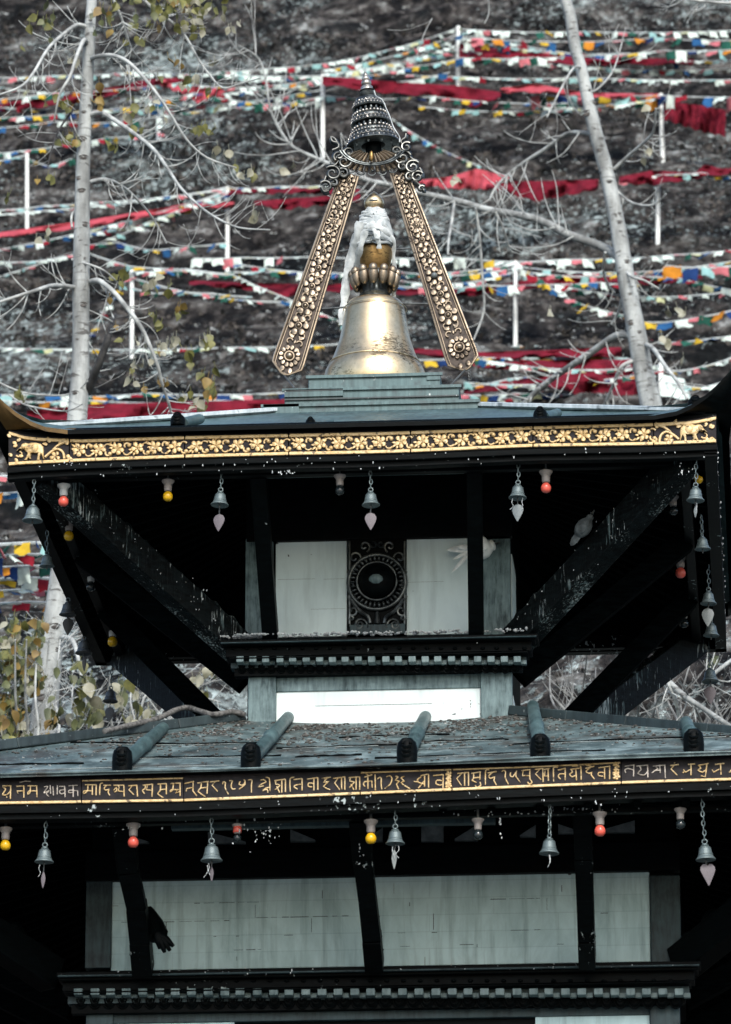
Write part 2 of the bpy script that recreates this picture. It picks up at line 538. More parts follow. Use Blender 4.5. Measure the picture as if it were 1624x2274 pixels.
        if parent is not None:
            o.parent = parent
        else:
            o.location = org
        if bevel:
            b = o.modifiers.new('edge', 'BEVEL')
            b.width = bevel; b.segments = 2; b.limit_method = 'ANGLE'
        return o

def tag(o, label=None, cat=None, group=None, kind=None):
    if label: o['label'] = label
    if cat: o['category'] = cat
    if group: o['group'] = group
    if kind: o['kind'] = kind
    return o

def empty(name, loc, label, cat, group=None):
    o = bpy.data.objects.new(name, None)
    o.empty_display_size = .1
    COL.objects.link(o)
    o.location = loc
    WL[o.name] = Vector(loc)
    return tag(o, label, cat, group)

def lerp(a, b, t): return a + (b - a) * t
def interp(x, xs, ys): return float(np.interp(x, xs, ys))
def smooth_path(pts, k=4):                     # Catmull-Rom through the points
    P = [Vector(p) for p in pts]
    out = []
    for i in range(len(P) - 1):
        p0, p1, p2, p3 = P[max(i - 1, 0)], P[i], P[i + 1], P[min(i + 2, len(P) - 1)]
        for j in range(k):
            t = j / k
            out.append(.5 * ((2 * p1) + (p2 - p0) * t + (2 * p0 - 5 * p1 + 4 * p2 - p3) * t * t + (3 * p1 - p0 - 3 * p2 + p3) * t ** 3))
    out.append(P[-1])
    return out

# ------------------------------------------------------------------ ground and hillside
HP = [(1760, 12.5), (1600, 18), (1450, 25), (1300, 32), (1100, 45), (900, 60), (650, 78), (400, 97), (200, 114), (0, 132), (-300, 160), (-700, 205)]
HY = [-400, -9, -6.5, 7.0] + [y for _, y in HP] + [320]
HZs = [-.02, -.02, 3.6, 3.6] + [at(812, p, y).z for p, y in HP] + [at(812, -700, 205).z + 8]
def Yof(py):                                    # depth of the hillside behind a height in the view
    return interp(py, [p for p, _ in HP][::-1], [y for _, y in HP][::-1])
def hill_z(x, y):
    z = interp(y, HY, HZs)
    if y > 7.5:
        k = min(1, (y - 7.5) / 8)
        z += k * (.55 * noise.noise(Vector((x * .09, y * .06, 0))) + .34 * noise.noise(Vector((x * .5, y * .35, 3))) + .17 * noise.noise(Vector((x * 1.5, y * 1.1, 9))))
    return z
g = MB()
g.add([(-400, -420, -.05), (400, -420, -.05), (400, 500, -.05), (-400, 500, -.05)], [(0, 1, 2, 3)])
tag(g.build('ground', 'ground'), 'pale gravel ground far below the temple', kind='structure')
h = MB()
ys = list(np.arange(-9, 7, .8)) + list(np.arange(7, 60, .33)) + list(np.arange(60, 215, .5)) + [235, 270, 320]
xs = list(np.arange(-60, -16, 2.0)) + list(np.arange(-16, 16.1, .3)) + list(np.arange(18, 61, 2.0))
nx = len(xs)
h.add([(x, y, hill_z(x, y)) for y in ys for x in xs],
      [(j * nx + i, j * nx + i + 1, (j + 1) * nx + i + 1, (j + 1) * nx + i) for j in range(len(ys) - 1) for i in range(nx - 1)])
tag(h.build('hillside', 'hill', smooth=True), 'steep dark brown scrubby hillside filling the view behind the temple', kind='structure')

rs = random.Random(3)
for mt, cnt, sz in (('scrub_dark', 3500, .15), ('scrub_mid', 5000, .13), ('scrub_pale', 2200, .065)):
    s = MB()
    for _ in range(cnt):
        py = rs.uniform(-40, 1700)
        y = Yof(py) * rs.uniform(.96, 1.04)
        px = rs.uniform(-150, 1780)
        x = at(px, py, y).x
        if noise.noise(Vector((x * .25, y * .16, 5 if mt == 'scrub_pale' else 1))) < -.05 and rs.random() < .8:
            continue
        z = hill_z(x, y)
        r = sz * rs.uniform(.5, 1.3) * (.25 + y / 110)
        for q in range(5):
            a, b = rs.uniform(0, 6.28), rs.uniform(.1, 1.2)
            d = Vector((math.cos(a) * math.cos(b), math.sin(a) * math.cos(b), math.sin(b)))
            e = d.orthogonal().normalized() * r * .35
            c = Vector((x, y, z)) + Vector((rs.uniform(-r, r), rs.uniform(-r, r), 0))
            s.add([c - e, c + e, c + e * .6 + d * r * .6, c + d * r * .85, c - e * .7 + d * r * .55], [(0, 1, 2, 3, 4)])
    tag(s.build('hillside_' + {'scrub_dark': 'bushes', 'scrub_mid': 'heather', 'scrub_pale': 'dry_grass'}[mt], mt),
        {'scrub_dark': 'dark low bushes scattered over the hillside', 'scrub_mid': 'brown heather tufts covering the hillside', 'scrub_pale': 'pale dry grass tufts on the hillside'}[mt], kind='stuff')

# ------------------------------------------------------------------ temple
XL, XR = at(18, 1040, 0).x, at(1592, 992, 0).x
XC, HX = (XL + XR) / 2, (XR - XL) / 2
W = 2 * HX
CY = HX                                          # depth of the temple's axis
ZB = (at(18, 1040, 0).z + at(1592, 1000, 0).z) / 2      # underside of the upper eave
ZT = (at(18, 958, 0).z + at(1592, 925, 0).z) / 2
YW = 1.05                                        # front of the upper wall
HW = CY - YW
YE2, YW2 = -.90, .28                             # lower eave and lower wall
HX2 = CY - YE2
HW2 = CY - YW2

T = empty('temple', (XC, CY, 3.6), 'two tiered pagoda temple with black carved timber, white wall panels and gold painted eave friezes', 'temple')

def sides():                                     # the four sides as (along, outward) frames about the axis
    c = Vector((XC, CY, 0))
    for k in range(4):
        a = math.pi / 2 * k
        al = Vector((math.cos(a), math.sin(a), 0))
        ou = Vector((math.sin(a), -math.cos(a), 0))
        yield c, al, ou

# upper roof --------------------------------------------------------
def rim_px(px):                                  # height of the upper rim edge in the view
    return interp(px, [-60, -40, 0, 23, 58, 92, 143, 406, 812, 1218, 1468, 1491, 1537, 1572, 1595, 1624, 1660, 1690],
                  [768, 800, 866, 892, 915, 929, 942, 946, 936, 925, 917, 914, 901, 881, 855, 816, 752, 700])
def rim_prof(a):                                 # a = 0 centre .. 1 corner .. 1.09 tip ; (outward, height)
    k = max(0, (a - .80) / .29)
    zc = at(812, 938, -.06).z
    return .06 + .10 * k ** 1.6, zc + .40 * k ** 2.1
AS = [-1.09, -1.06, -1.03, -1.0, -.97, -.94, -.9, -.86, -.8, -.6, -.3, 0, .3, .6, .8, .86, .9, .94, .97, 1.0, 1.03, 1.06, 1.09]
TOPH, TOPZ = .50, at(812, 905, 1.2).z
ur = MB(); un = MB()
for c, al, ou in sides():
    outer = []
    for a in AS:
        o, z = rim_prof(abs(a))
        outer.append(c + al * a * (HX + (.06 if abs(a) < 1 else .06)) + ou * (HX + o) + Vector((0, 0, z)))
    inner = [c + al * max(-1, min(1, a)) * (HX + .012) + ou * (HX + .012) + Vector((0, 0, ZT + .012)) for a in AS]
    # roof surface from the rim to the platform
    rows = [outer]
    for t in (.03, .07, .13, .22, .4, .6, .8, 1.0):
        row = []
        for a, p in zip(AS, outer):
            q = c + al * (a / 1.09) * TOPH + ou * TOPH + Vector((0, 0, TOPZ))
            m = p.lerp(q, t)
            zz = lerp(outer[11].z, TOPZ, t)
            lift = (p.z - outer[11].z) * (1 - t) ** 14
            m.z = zz + lift - .02 * math.sin(math.pi * t)
            row.append(m)
        rows.append(row)
    n = len(AS)
    ur.add([p for r in rows for p in r], [(j * n + i, j * n + i + 1, (j + 1) * n + i + 1, (j + 1) * n + i) for j in range(len(rows) - 1) for i in range(n - 1)])
    # turned up underside of the rim
    lip = [p + Vector((0, 0, -.022)) for p in outer]
    m2 = []
    for a, p, q in zip(AS, lip, inner):
        m = p.lerp(q, .5) - Vector((0, 0, .03 * max(0, abs(a) - .8) / .29)); m2.append(m)
    un.add(outer + lip + m2 + inner, [(j * n + i, j * n + i + 1, (j + 1) * n + i + 1, (j + 1) * n + i) for j in range(3) for i in range(n - 1)])
    if al.x > .5:
        for q in range(len(un.f) - 3 * (n - 1), len(un.f)):
            if (q - (len(un.f) - 3 * (n - 1))) % (n - 1) < 8: un.mi[q] = 1  # brown-gold on the left front corner, black elsewhere
UR = ur.build('roof', 'roof', T, smooth=True)
UR['label'] = 'upper grey green sheet metal roof with upturned corners'
un.build('eave_rim', ['black', 'brown_gold_horn'], UR, smooth=True)
# folded ridge caps on the hips, their lit edges put into a pale colour
hc = MB()
for k in range(4):
    a = math.pi / 4 + math.pi / 2 * k
    dg = Vector((math.cos(a), math.sin(a), 0)) * math.sqrt(2)
    pts = []
    for t in (.10, .3, .5, .75, 1.0):
        rr = lerp(HX + .06, TOPH, t)
        pts.append(Vector((XC, CY, 0)) + dg * rr + Vector((0, 0, lerp(at(812, 938, -.06).z, TOPZ, t) + .012)))
    hc = MB(); hc.tube(pts, [.03] * 5, 6, .55)
    hc.build('hip_cap', 'roof_light', UR)

# stacked platform under the finial
def plat(px0, px1, top, bot, Yf, mt='roof'):
    pm = (px0 + px1) / 2
    x0, x1 = at(px0, top, Yf).x, at(px1, top, Yf).x
    m = MB(); m.box(x0, x1, Yf, Yf + (x1 - x0), at(pm, bot, Yf).z, at(pm, top, Yf).z)
    o = m.build('platform_step', mt, UR, bevel=.004)
    l = MB(); l.box(x0 - .012, x1 + .012, Yf - .012, Yf - .0005, at(pm, top + 5, Yf).z, at(pm, top - 1.5, Yf).z)
    l.build('folded_edge', 'roof_light' if False else mt, UR)
plat(585, 1062, 895, 945, 1.19)
plat(632, 1020, 861, 897, 1.29)
plat(685, 978, 833, 863, 1.40)
m = MB()
m.prect(632, 1020, 881, 884, 1.280, .02)
m.prect(632, 762, 866, 868, 1.276, .02)
m.prect(585, 664, 920, 922, 1.182, .02)
m.build('platform_seam', 'roof_dark', UR)
for q in ((585, 664, 897, 919, 1.178, .011), (632, 762, 864, 880, 1.278, .011), (948, 978, 834, 843, 1.393, .006)):
    m = MB(); m.prect(*q); m.build('patch_sheet', 'roof', UR)

# upper frieze ------------------------------------------------------
UTOP = ([16, 24, 60, 110, 154, 158, 410, 846, 912, 1100, 1184, 1448, 1520, 1560, 1592], [957, 958, 970, 973, 974, 976, 968, 959, 957, 950, 946, 939, 936, 931, 924])
UBOT = ([16, 25, 154, 160, 410, 640, 807, 907, 1180, 1445, 1592], [1034, 1032, 1026, 1025, 1016, 1010, 1007, 1004, 992, 988, 982])
def utop(p): return interp(p, *UTOP)
def ubot(p): return interp(p, *UBOT)
JU = [18, 154, 410, 641, 912, 1184, 1452, 1592]
m = MB(); pp = np.linspace(14, 1596, 40)
for c, al, ou in list(sides())[1:]:
    a, b = c - al * HX + ou * HX, c + al * HX + ou * HX
    m.beam(a - ou * .03 + Vector((0, 0, (ZB + ZT) / 2)), b - ou * .03 + Vector((0, 0, (ZB + ZT) / 2)), .06, ZT - ZB + .02)
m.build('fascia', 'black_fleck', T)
def gold_frieze(name, x0, x1, top, bot, Y, back, rail=7.0):
    n = max(4, int((x1 - x0) / 25))
    ps = np.linspace(x0, x1, n)
    m = MB(); m.strip([at(p, top(p) - 3, Y) for p in ps], [at(p, bot(p) + 3, Y) for p in ps], Vector((0, .05, 0)))
    o = m.build(name, back, T)
    r = MB()
    for f, sgn in ((top, 1), (bot, -1)):
        r.strip([at(p, f(p) - (0 if sgn > 0 else rail), Y - .010) for p in ps], [at(p, f(p) + (rail if sgn > 0 else 0), Y - .010) for p in ps], Vector((0, .012, 0)))
    r.build('gilded_rail', 'gold', o, bevel=.003)
    return o
def fmap(Y):
    return lambda u, v, hh: at(u, v, Y - hh)
def petal(cx, cy, L, wd, ang, n=10, tip=0.0, off=0.0):
    o = []
    ca, sa = math.cos(ang), math.sin(ang)
    for k in range(n):
        t = 2 * math.pi * k / n
        u = math.cos(t) * L / 2 + L / 2 + off
        w = math.sin(t) * wd / 2 * (1 - tip * math.cos(t))
        o.append((cx + u * ca - w * sa, cy + u * sa + w * ca))
    return o
def curl(mb, mp, cx, cy, r, a0, a1, w0, w1, n=9, h=.004, ball=True):
    pts, rad = [], []
    for k in range(n):
        t = k / (n - 1); a = lerp(a0, a1, t); rr = r * (1 - .45 * t)
        pts.append(mp(cx + math.cos(a) * rr, cy + math.sin(a) * rr, h)); rad.append(lerp(w0, w1, t) * .0022)
    mb.tube(pts, rad, 6)
    if ball:
        mb.ball(pts[-1], w1 * .0022 * 1.5, 8, 5)
def flower(mb, mp, cx, cy, s, rot, rg, h=.012):
    for k in range(5):
        a = rot + k * 2 * math.pi / 5 + rg.uniform(-.12, .12)
        mb.pillow(petal(cx, cy, s * rg.uniform(.85, 1.05), s * .78, a, tip=-.25, off=s * .16), mp, h * rg.uniform(.8, 1.1), 1.6)
    mb.torus(mp(cx, cy, h), s * .25 * .0022, .0024, mp(1, 0, 0) - mp(0, 0, 0), mp(0, 1, 0) - mp(0, 0, 0), 10, 5)
    mb.ball(mp(cx, cy, h * .6), s * .16 * .0022, 8, 5)
def leaf_fan(mb, mp, cx, cy, s, ang, rg, h=.010):
    for d, L in ((-.7, .75), (0, 1.1), (.7, .8)):
        mb.pillow(petal(cx, cy, s * L, s * .46, ang + d + rg.uniform(-.1, .1), tip=.45, off=s * .55), mp, h, 1.3)
def elephant(mb, mp, cx, cy, k, flip, h=.014):
    P = [(140, 403), (170, 385), (195, 392), (214, 383), (228, 400), (246, 418), (236, 450), (214, 484), (241, 488), (258, 452), (270, 430), (290, 416), (322, 421), (345, 416), (340, 450), (334, 484), (362, 488),
         (363, 452), (374, 421), (384, 450), (393, 478), (407, 480), (399, 440), (401, 400), (395, 356), (370, 331), (330, 320), (282, 320), (256, 330), (232, 322), (206, 325), (191, 345), (174, 366), (150, 388)]
    q = [(cx + (x - 280) * k * (-1 if flip else 1), cy + (y - 400) * k) for x, y in P]
    mb.pillow(q, mp, h, 2.2)
    f = -1 if flip else 1
    mb.ell(mp(cx + 35 * k * f, cy - 30 * k, h * .6), Vector((.048, 0, 0)) * k * 2, Vector((0, .012, 0)), Vector((0, 0, .055)) * k * 2, 12, 8)   # belly
    mb.ell(mp(cx - 72 * k * f, cy - 44 * k, h * .8), Vector((.028, 0, 0)) * k * 2, Vector((0, .010, 0)), Vector((0, 0, .03)) * k * 2, 10, 7)     # head
    mb.pillow(petal(cx - 38 * k * f, cy - 52 * k, 34 * k, 22 * k, math.pi / 2), mp, h + .005, 1.4)                                         # ear
    mb.tube([mp(cx - 10 * k * f, cy + 30 * k, h), mp(cx - 18 * k * f, cy + 55 * k, h * .8), mp(cx - 5 * k * f, cy + 72 * k, h * .5)], [.007, .006, .004], 6)
def vine(mb, mp, pts, w=3.0):
    mb.tube(smooth_path([mp(x, y, .004) for x, y in pts], 3), w * .0022, 6)
rg = random.Random(11)
YU = -.004
mpU = fmap(YU)
for i in range(7):
    x0, x1 = JU[i] + 1.2, JU[i + 1] - 1.2
    fo = gold_frieze('frieze_panel', x0, x1, utop, ubot, YU, 'recess')
    r = MB()
    mid = lambda p: (utop(p) + ubot(p)) / 2 + .5
    if i in (0, 6):
        fl = i == 6
        f = -1 if fl else 1
        X = (lambda v: v) if not fl else (lambda v: 1608 - v)
        D = (lambda p: mid(p))
        ex = X(69)
        elephant(r, mpU, ex, D(ex) + 1, .235, fl)
        vine(r, mpU, [(X(100), D(X(100)) + 14), (X(114), D(X(114)) + 2), (X(128), D(X(128)) - 4), (X(140), D(X(140)) + 4), (X(143), D(X(143)) + 18)])
        vine(r, mpU, [(X(118), D(X(118)) - 2), (X(132), D(X(132)) - 14), (X(150), D(X(150)) - 20)])
        for (dx, dy, an, L) in ((112, -18, 4.2, 15), (106, -14, 3.3, 13), (130, -14, 5.6, 15), (148, -12, 4.9, 16), (150, 8, 1.3, 16), (152, 14, .6, 12)):
            r.pillow(petal(X(dx), D(X(dx)) + dy, L, L * .55, an if not fl else math.pi - an, tip=.4), mpU, .009, 1.2)
        flower(r, mpU, X(122), D(X(122)) + 13, 11, .4, rg)
        for (dx, dy) in ((27, -14), (29, -4), (37, -18), (24, -24), (28, 17), (33, 21), (41, 14)):
            r.pillow(petal(X(dx), D(X(dx)) + dy, 11, 8, rg.uniform(0, 6)), mpU, .009, 1.1)
        curl(r, mpU, X(43), D(X(43)) + 9, 8, 2.6, -1.2, 2.2, 1.4)
    else:
        n = max(5, round((x1 - x0) / 45.5))
        for k in range(n):
            px = x0 + (x1 - x0) * (k + .5) / n
            cy = mid(px)
            if (k + i) % 2:
                cy -= 2
                flower(r, mpU, px, cy + 1, 14, rg.uniform(0, 1), rg)
                leaf_fan(r, mpU, px - 4, cy - 1, 11.5, -2.5, rg)
                r.pillow(petal(px - 6, cy + 5, 9, 7, 2.6, tip=.2), mpU, .009, 1.2)
                curl(r, mpU, px + 22, cy - 6, 7, 2.5, 6.0, 2.0, 3.4)
                curl(r, mpU, px + 18, cy + 6, 11, .5, 2.4, 2.6, 1.2)
            else:
                cy += 2
                flower(r, mpU, px + 2, cy - 3, 13.5, rg.uniform(0, 1), rg)
                leaf_fan(r, mpU, px - 3, cy + 0, 11.5, 2.5, rg)
                r.pillow(petal(px + 8, cy - 8, 9, 7, -.4, tip=.2), mpU, .009, 1.2)
                curl(r, mpU, px + 22, cy + 6, 7, -2.5, -6.0, 2.0, 3.4)
                curl(r, mpU, px + 18, cy - 6, 11, -.5, -2.4, 2.6, 1.2)
            for q in range(3):
                r.ball(mpU(px + rg.uniform(-22, 22), cy + rg.choice((-13, 13)) + rg.uniform(-2, 2), .002), rg.uniform(.003, .005), 7, 5)
    r.build('carved_relief', 'gold', fo, smooth=True)

# mouldings under the upper frieze, soffit, purlins
m = MB()
ps = np.linspace(16, 1594, 30)
m.strip([at(p, ubot(p) + 4, -.012) for p in ps], [at(p, ubot(p) + 17, -.012) for p in ps], Vector((0, .07, 0)))
m.strip([at(p, ubot(p) + 18, .01) for p in ps], [at(p, ubot(p) + 32, .01) for p in ps], Vector((0, .05, 0)))
m.build('eave_moulding', 'black_fleck', T, bevel=.004)
m = MB()
ps2 = [16, 60, 154, 410, 846, 1184, 1452, 1560, 1592]
m.strip([at(p, utop(p) - 10, .002) for p in ps2], [at(p, utop(p) + 2, .002) for p in ps2], Vector((0, .05, 0)))
m.build('fascia', 'black', T)

def soffit(h_out, z_out, h_in, z_in, nraf):
    s = MB()
    for c, al, ou in sides():
        q = [c - al * h_out + ou * h_out + Vector((0, 0, z_out)), c + al * h_out + ou * h_out + Vector((0, 0, z_out)),
             c + al * h_in + ou * h_in + Vector((0, 0, z_in)), c - al * h_in + ou * h_in + Vector((0, 0, z_in))]
        s.add(q + [p + Vector((0, 0, .05)) for p in q], [(0, 1, 2, 3), (7, 6, 5, 4)])
        for k in range(nraf):
            a = -1 + 2 * (k + .5) / nraf
            s.beam(c + al * a * h_out + ou * h_out + Vector((0, 0, z_out - .012)), c + al * a * h_in + ou * h_in + Vector((0, 0, z_in - .012)), .035, .05)
    return s
soffit(HX - .05, ZB + .05, HW - .02, ZB + .40, 17).build('soffit', 'soffit', T)
m = MB()
for c, al, ou in sides():
    for off, dz in ((.16, .01),):
        m.beam(c - al * (HX - off) + ou * (HX - off) + Vector((0, 0, ZB + dz)), c + al * (HX - off) + ou * (HX - off) + Vector((0, 0, ZB + dz)), .05, .07)
m.build('purlin', 'black_fleck', T, bevel=.004)
m = MB(); m.prect(590, 1030, 1046, 1052, .20, .04)
m.build('purlin', 'teal', T)

# upper wall --------------------------------------------------------
ZW0 = at(842, 1612, YW).z
m = MB(); m.box(XC - HW + .03, XC + HW - .03, YW + .03, CY + HW - .03, ZW0 - .3, ZB + .42)
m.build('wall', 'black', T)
def part_rect(name, mt, r, Y, dep, bevel=.004):
    m = MB()
    for q in (r if isinstance(r, list) else [r]):
        m.prect(*q, Y, dep)
    return m.build(name, mt, T, bevel=bevel)
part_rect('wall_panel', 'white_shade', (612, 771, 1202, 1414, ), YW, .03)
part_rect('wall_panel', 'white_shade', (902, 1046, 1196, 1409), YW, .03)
part_rect('lintel', 'black', (548, 1137, 1052, 1196), YW - .03, .06)
for a, b in ((545, 606), (1068, 1134)):
    part_rect('corner_post', 'teal_light', (a, b, 1196, 1416), YW - .02, .06)
for a, b in ((551, 613), (1068, 1138)):
    part_rect('corner_post', 'teal_light', (a, b, 1486, 1604), YW - .025, .06)
part_rect('beam', 'teal_light', (613, 1068, 1494, 1532), YW - .005, .04)
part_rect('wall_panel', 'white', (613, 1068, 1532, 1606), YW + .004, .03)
m = MB()
m.prect(700, 960, 1564.8, 1565.4, YW + .002, .004)
for q in ((617, 700, 1286, 1286.35), (718, 766, 1285.5, 1285.85), (906, 985, 1292, 1292.35), (690, 768, 1352, 1352.3)):
    m.prect(*q, YW - .001, .004)
m.build('board_joint', 'crack', T)
# right side wall strip
m = MB()
xr = XC + HW - .028
m.box(xr, xr + .02, YW + .12, YW + .5, at(1140, 1404, YW).z, at(1140, 1215, YW).z)
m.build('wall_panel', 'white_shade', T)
m = MB(); m.box(xr, xr + .02, YW + .12, YW + 1.2, at(1140, 1604, YW).z, at(1140, 1530, YW).z)
m.build('wall_panel', 'white', T)

def cornice(px0, px1, y_ledge, y_band, y_dent, y_scal, y_end, Y, nd, ns, slope=0.0):
    """ledge, studded band, checkered dentils, lotus scallops; heights at the middle of the run"""
    o = MB(); o.prect(px0, px1, y_ledge, y_ledge + (y_band - y_ledge) * .55, Y - .19, .19); 
    o.prect(px0 + 6, px1 - 6, y_ledge + (y_band - y_ledge) * .6, y_band, Y - .165, .165)
    O = o.build('cornice', 'black_fleck', T, bevel=.005)
    b = MB(); b.prect(px0 + 3, px1 - 3, y_ledge + (y_band - y_ledge) * .36, y_ledge + (y_band - y_ledge) * .56, Y - .195, .02); b.build('ledge_lit_line', 'teal', O, bevel=.003)  # teal strip that paints the lit line along the ledge
    b = MB(); b.prect(px0 + 14, px1 - 14, y_band, y_dent - 4, Y - .125, .125)
    b.prect(px0 + 22, px1 - 22, y_dent - 3, y_dent, Y - .145, .145)
    for k in range(nd):
        p = lerp(px0 + 30, px1 - 30, k / (nd - 1)); yy = lerp(y_band, y_dent, .45)
        b.ell(at(p, yy, Y - .125), (.014, 0, 0), (0, .012, 0), (0, 0, .009), 8, 5)
    b.build('studded_band', 'black_fleck', O, bevel=.003)
    d = MB(); e = MB()
    hgt = (y_scal - y_dent)
    step = (px1 - px0 - 2 * 30) / nd
    e.prect(px0 + 26, px1 - 26, y_dent, y_scal, Y - .07, .07)
    for k in range(nd):
        p = px0 + 30 + step * (k + .5) + rg.uniform(-1.5, 1.5)
        d.prect(p - step * .27, p + step * .27, y_dent + 1, y_dent + hgt * .66 + rg.uniform(-1, 1), Y - .14, .06)
        d.prect(p + step * .28, p + step * .70, y_dent + hgt * .45, y_dent + hgt * .9, Y - .095, .03)
    e.build('dentil_back', 'teal', O)
    d.build('dentil_row', 'teal_pale', O, bevel=.003)
    s = MB(); st = (px1 - px0 - 2 * 40) / ns
    s.prect(px0 + 34, px1 - 34, y_scal, y_end, Y - .055, .055)
    for k in range(ns):
        p = px0 + 40 + st * (k + .5)
        c = at(p, y_scal + 1, Y - .06)
        rr = st * .5 * mpp(Y) ; hh = (y_end - y_scal) * mpp(Y)
        for q, f in ((1.0, 0), (.62, .012), (.3, .02)):
            s.tube([c + Vector((math.cos(t) * rr * .92 * q, -f, -math.sin(t) * hh * .95 * q)) for t in np.linspace(.05, math.pi - .05, 8)], .0042, 5)
        s.ell(c + Vector((0, 0, -hh * .3)), (rr * .8, 0, 0), (0, .012, 0), (0, 0, hh * .55), 8, 6)
    s.build('lotus_band', 'black', O, smooth=True)
    return O
UCN = cornice(487, 1195, 1414, 1427, 1456, 1477, 1495, YW, 22, 29)
# droppings and grit lying on the ledge
m = MB(); rg2 = random.Random(5)
zl = at(841, 1414, YW - .1).z
for _ in range(420):
    px = rg2.choice((rg2.uniform(495, 1190), rg2.uniform(520, 600), rg2.gauss(900, 150)))
    px = max(492, min(1190, px))
    p = at(px, 1414, YW - .1); p.y = YW - rg2.uniform(.12, .19); p.z = zl
    r = rg2.uniform(.002, .0085)
    m.ell(p + Vector((0, 0, r * .4)), (r * rg2.uniform(.8, 1.7), 0, 0), (0, r, 0), (0, 0, r * rg2.uniform(.6, 1.2)), 6, 4)
tag(m.build('ledge_droppings', 'dropping'), 'white bird droppings and grit crusted along the upper cornice ledge', kind='stuff')

# carved sun window between the two upper panels
m = MB(); m.prect(772, 903, 1196, 1410, YW - .02, .05)
CW = m.build('carved_window', 'black', T, bevel=.003)
yc, cxw, cyw = YW - .02, 838, 1294
mpW = fmap(yc)
r = MB()
S = mpp(yc)
c0 = at(cxw, cyw, yc)
ax, az = Vector((1, 0, 0)), Vector((0, 0, 1))
for R, w, dp in ((63, 5, .012), (44, 3, .03)):
    r.torus(c0 + Vector((0, -dp, 0)), R * S, w * S, ax, az, 40, 8)
for k in range(34):
    a = 2 * math.pi * k / 34
    p = c0 + (ax * math.cos(a) + az * math.sin(a)) * 54 * S + Vector((0, -.02, 0))
    d = (ax * math.cos(a) + az * math.sin(a)); e = ax * -math.sin(a) + az * math.cos(a)
    r.ell(p, d * 7 * S, Vector((0, .012, 0)), e * 3.4 * S, 7, 5)
for sx in (-1, 1):
    for (dx, dy, R, a0, a1) in ((38, 94, 22, 0, 9.5), (40, 94, 11, 2, 7), (54, 62, 12, 1, 7), (50, -55, 14, 3, 9), (56, 30, 9, 0, 6), (57, 5, 7, 1, 7), (57, -25, 8, 0, 6), (28, -80, 13, 2, 9), (8, -86, 9, 0, 6), (18, 98, 9, 1, 7), (57, 78, 6, 0, 6)):
        pts = []
        for k in range(18):
            t = k / 17; a = lerp(a0, a1, t); q = R * (1 - .8 * t)
            pts.append(mpW(cxw + sx * (dx + math.cos(a) * q), cyw + dy + math.sin(a) * q, .008 + .01 * t))
        r.tube(pts, 2.6 * S, 6)
    r.tube(smooth_path([mpW(cxw + sx * x, cyw + y, .012) for x, y in ((58, 38), (40, 62), (20, 76), (16, 90))]), 4.5 * S, 7)
    r.tube([mpW(cxw + sx * 61, 1202, .008), mpW(cxw + sx * 61, 1386, .008)], 2.6 * S, 6)
r.tube([mpW(cxw, cyw + 66, .01), mpW(cxw, cyw + 92, .015)], [5 * S, 8 * S], 8)
r.build('carved_rosette', 'bronze', CW, smooth=True)
r = MB(); r.ell(c0 + Vector((0, -.02, 0)), ax * 41 * S, Vector((0, .075, 0)), az * 40 * S, 24, 14)
r.build('centre_boss', 'black', CW, smooth=True)
r = MB()
r.ell(c0 + Vector((0, -.02, -.006)), ax * 25 * S, Vector((0, .088, 0)), az * 19 * S, 20, 12)
r.build('pale_boss_face', 'teal_pale', CW, smooth=True)  # pale oval on the front of the black boss
r = MB(); r.prect(777, 900, 1386, 1408, yc - .02, .02)
r.build('window_sill', 'teal', CW, bevel=.003)

# struts ------------------------------------------------------------
def strut(a, b, w, h, mt='black_fleck', lumps=0, seed=0, w2=None):
    m = MB(); m.beam(a, b, w, h, w2=w2)
    q = random.Random(seed)
    d = (Vector(b) - Vector(a))
    for k in range(lumps):
        t = (k + .5) / lumps
        p = Vector(a) + d * t
        m.ell(p + Vector((0, 0, h * .42)), d * (.42 / lumps), Vector((0, 0, h * q.uniform(.3, .5))), d.cross(Vector((0, 0, 1))).normalized() * w * .5, 8, 6)
    return m.build('strut', mt, T, bevel=.006)
zc0 = at(841, 1414, YW - .1).z
for (pb, pt) in (((601, 1412), (574, 1052)), ((1058, 1410), (1054, 1040))):
    a, b = at(*pb, YW - .12), at(*pt, .20)
    strut(a, b, .078, .09)
for sx in (-1, 1):
    for sy in (-1, 1):
        a = Vector((XC + sx * (HW + .01), CY + sy * (HW + .01), zc0 - (.02 if sy < 0 else .30)))
        b = Vector((XC + sx * (HX - .16), CY + sy * (HX - .16), ZB + .01))
        strut(a, b, .11, .15, 'streak', 11, 3 + sx + 2 * sy)
    for Yy, dz in ((CY - .40, -.12), (CY + .60, -.30)):
        a = Vector((XC + sx * (HW + .01), Yy, zc0 + dz)); b = Vector((XC + sx * (HX - .18), Yy + .12, ZB + .0))
        strut(a, b, .09, .11, 'soffit', 0)

# lower roof --------------------------------------------------------
xw0, xw1 = at(545, 1590, YW).x, at(1138, 1590, YW).x
XB = (xw0 + xw1) / 2
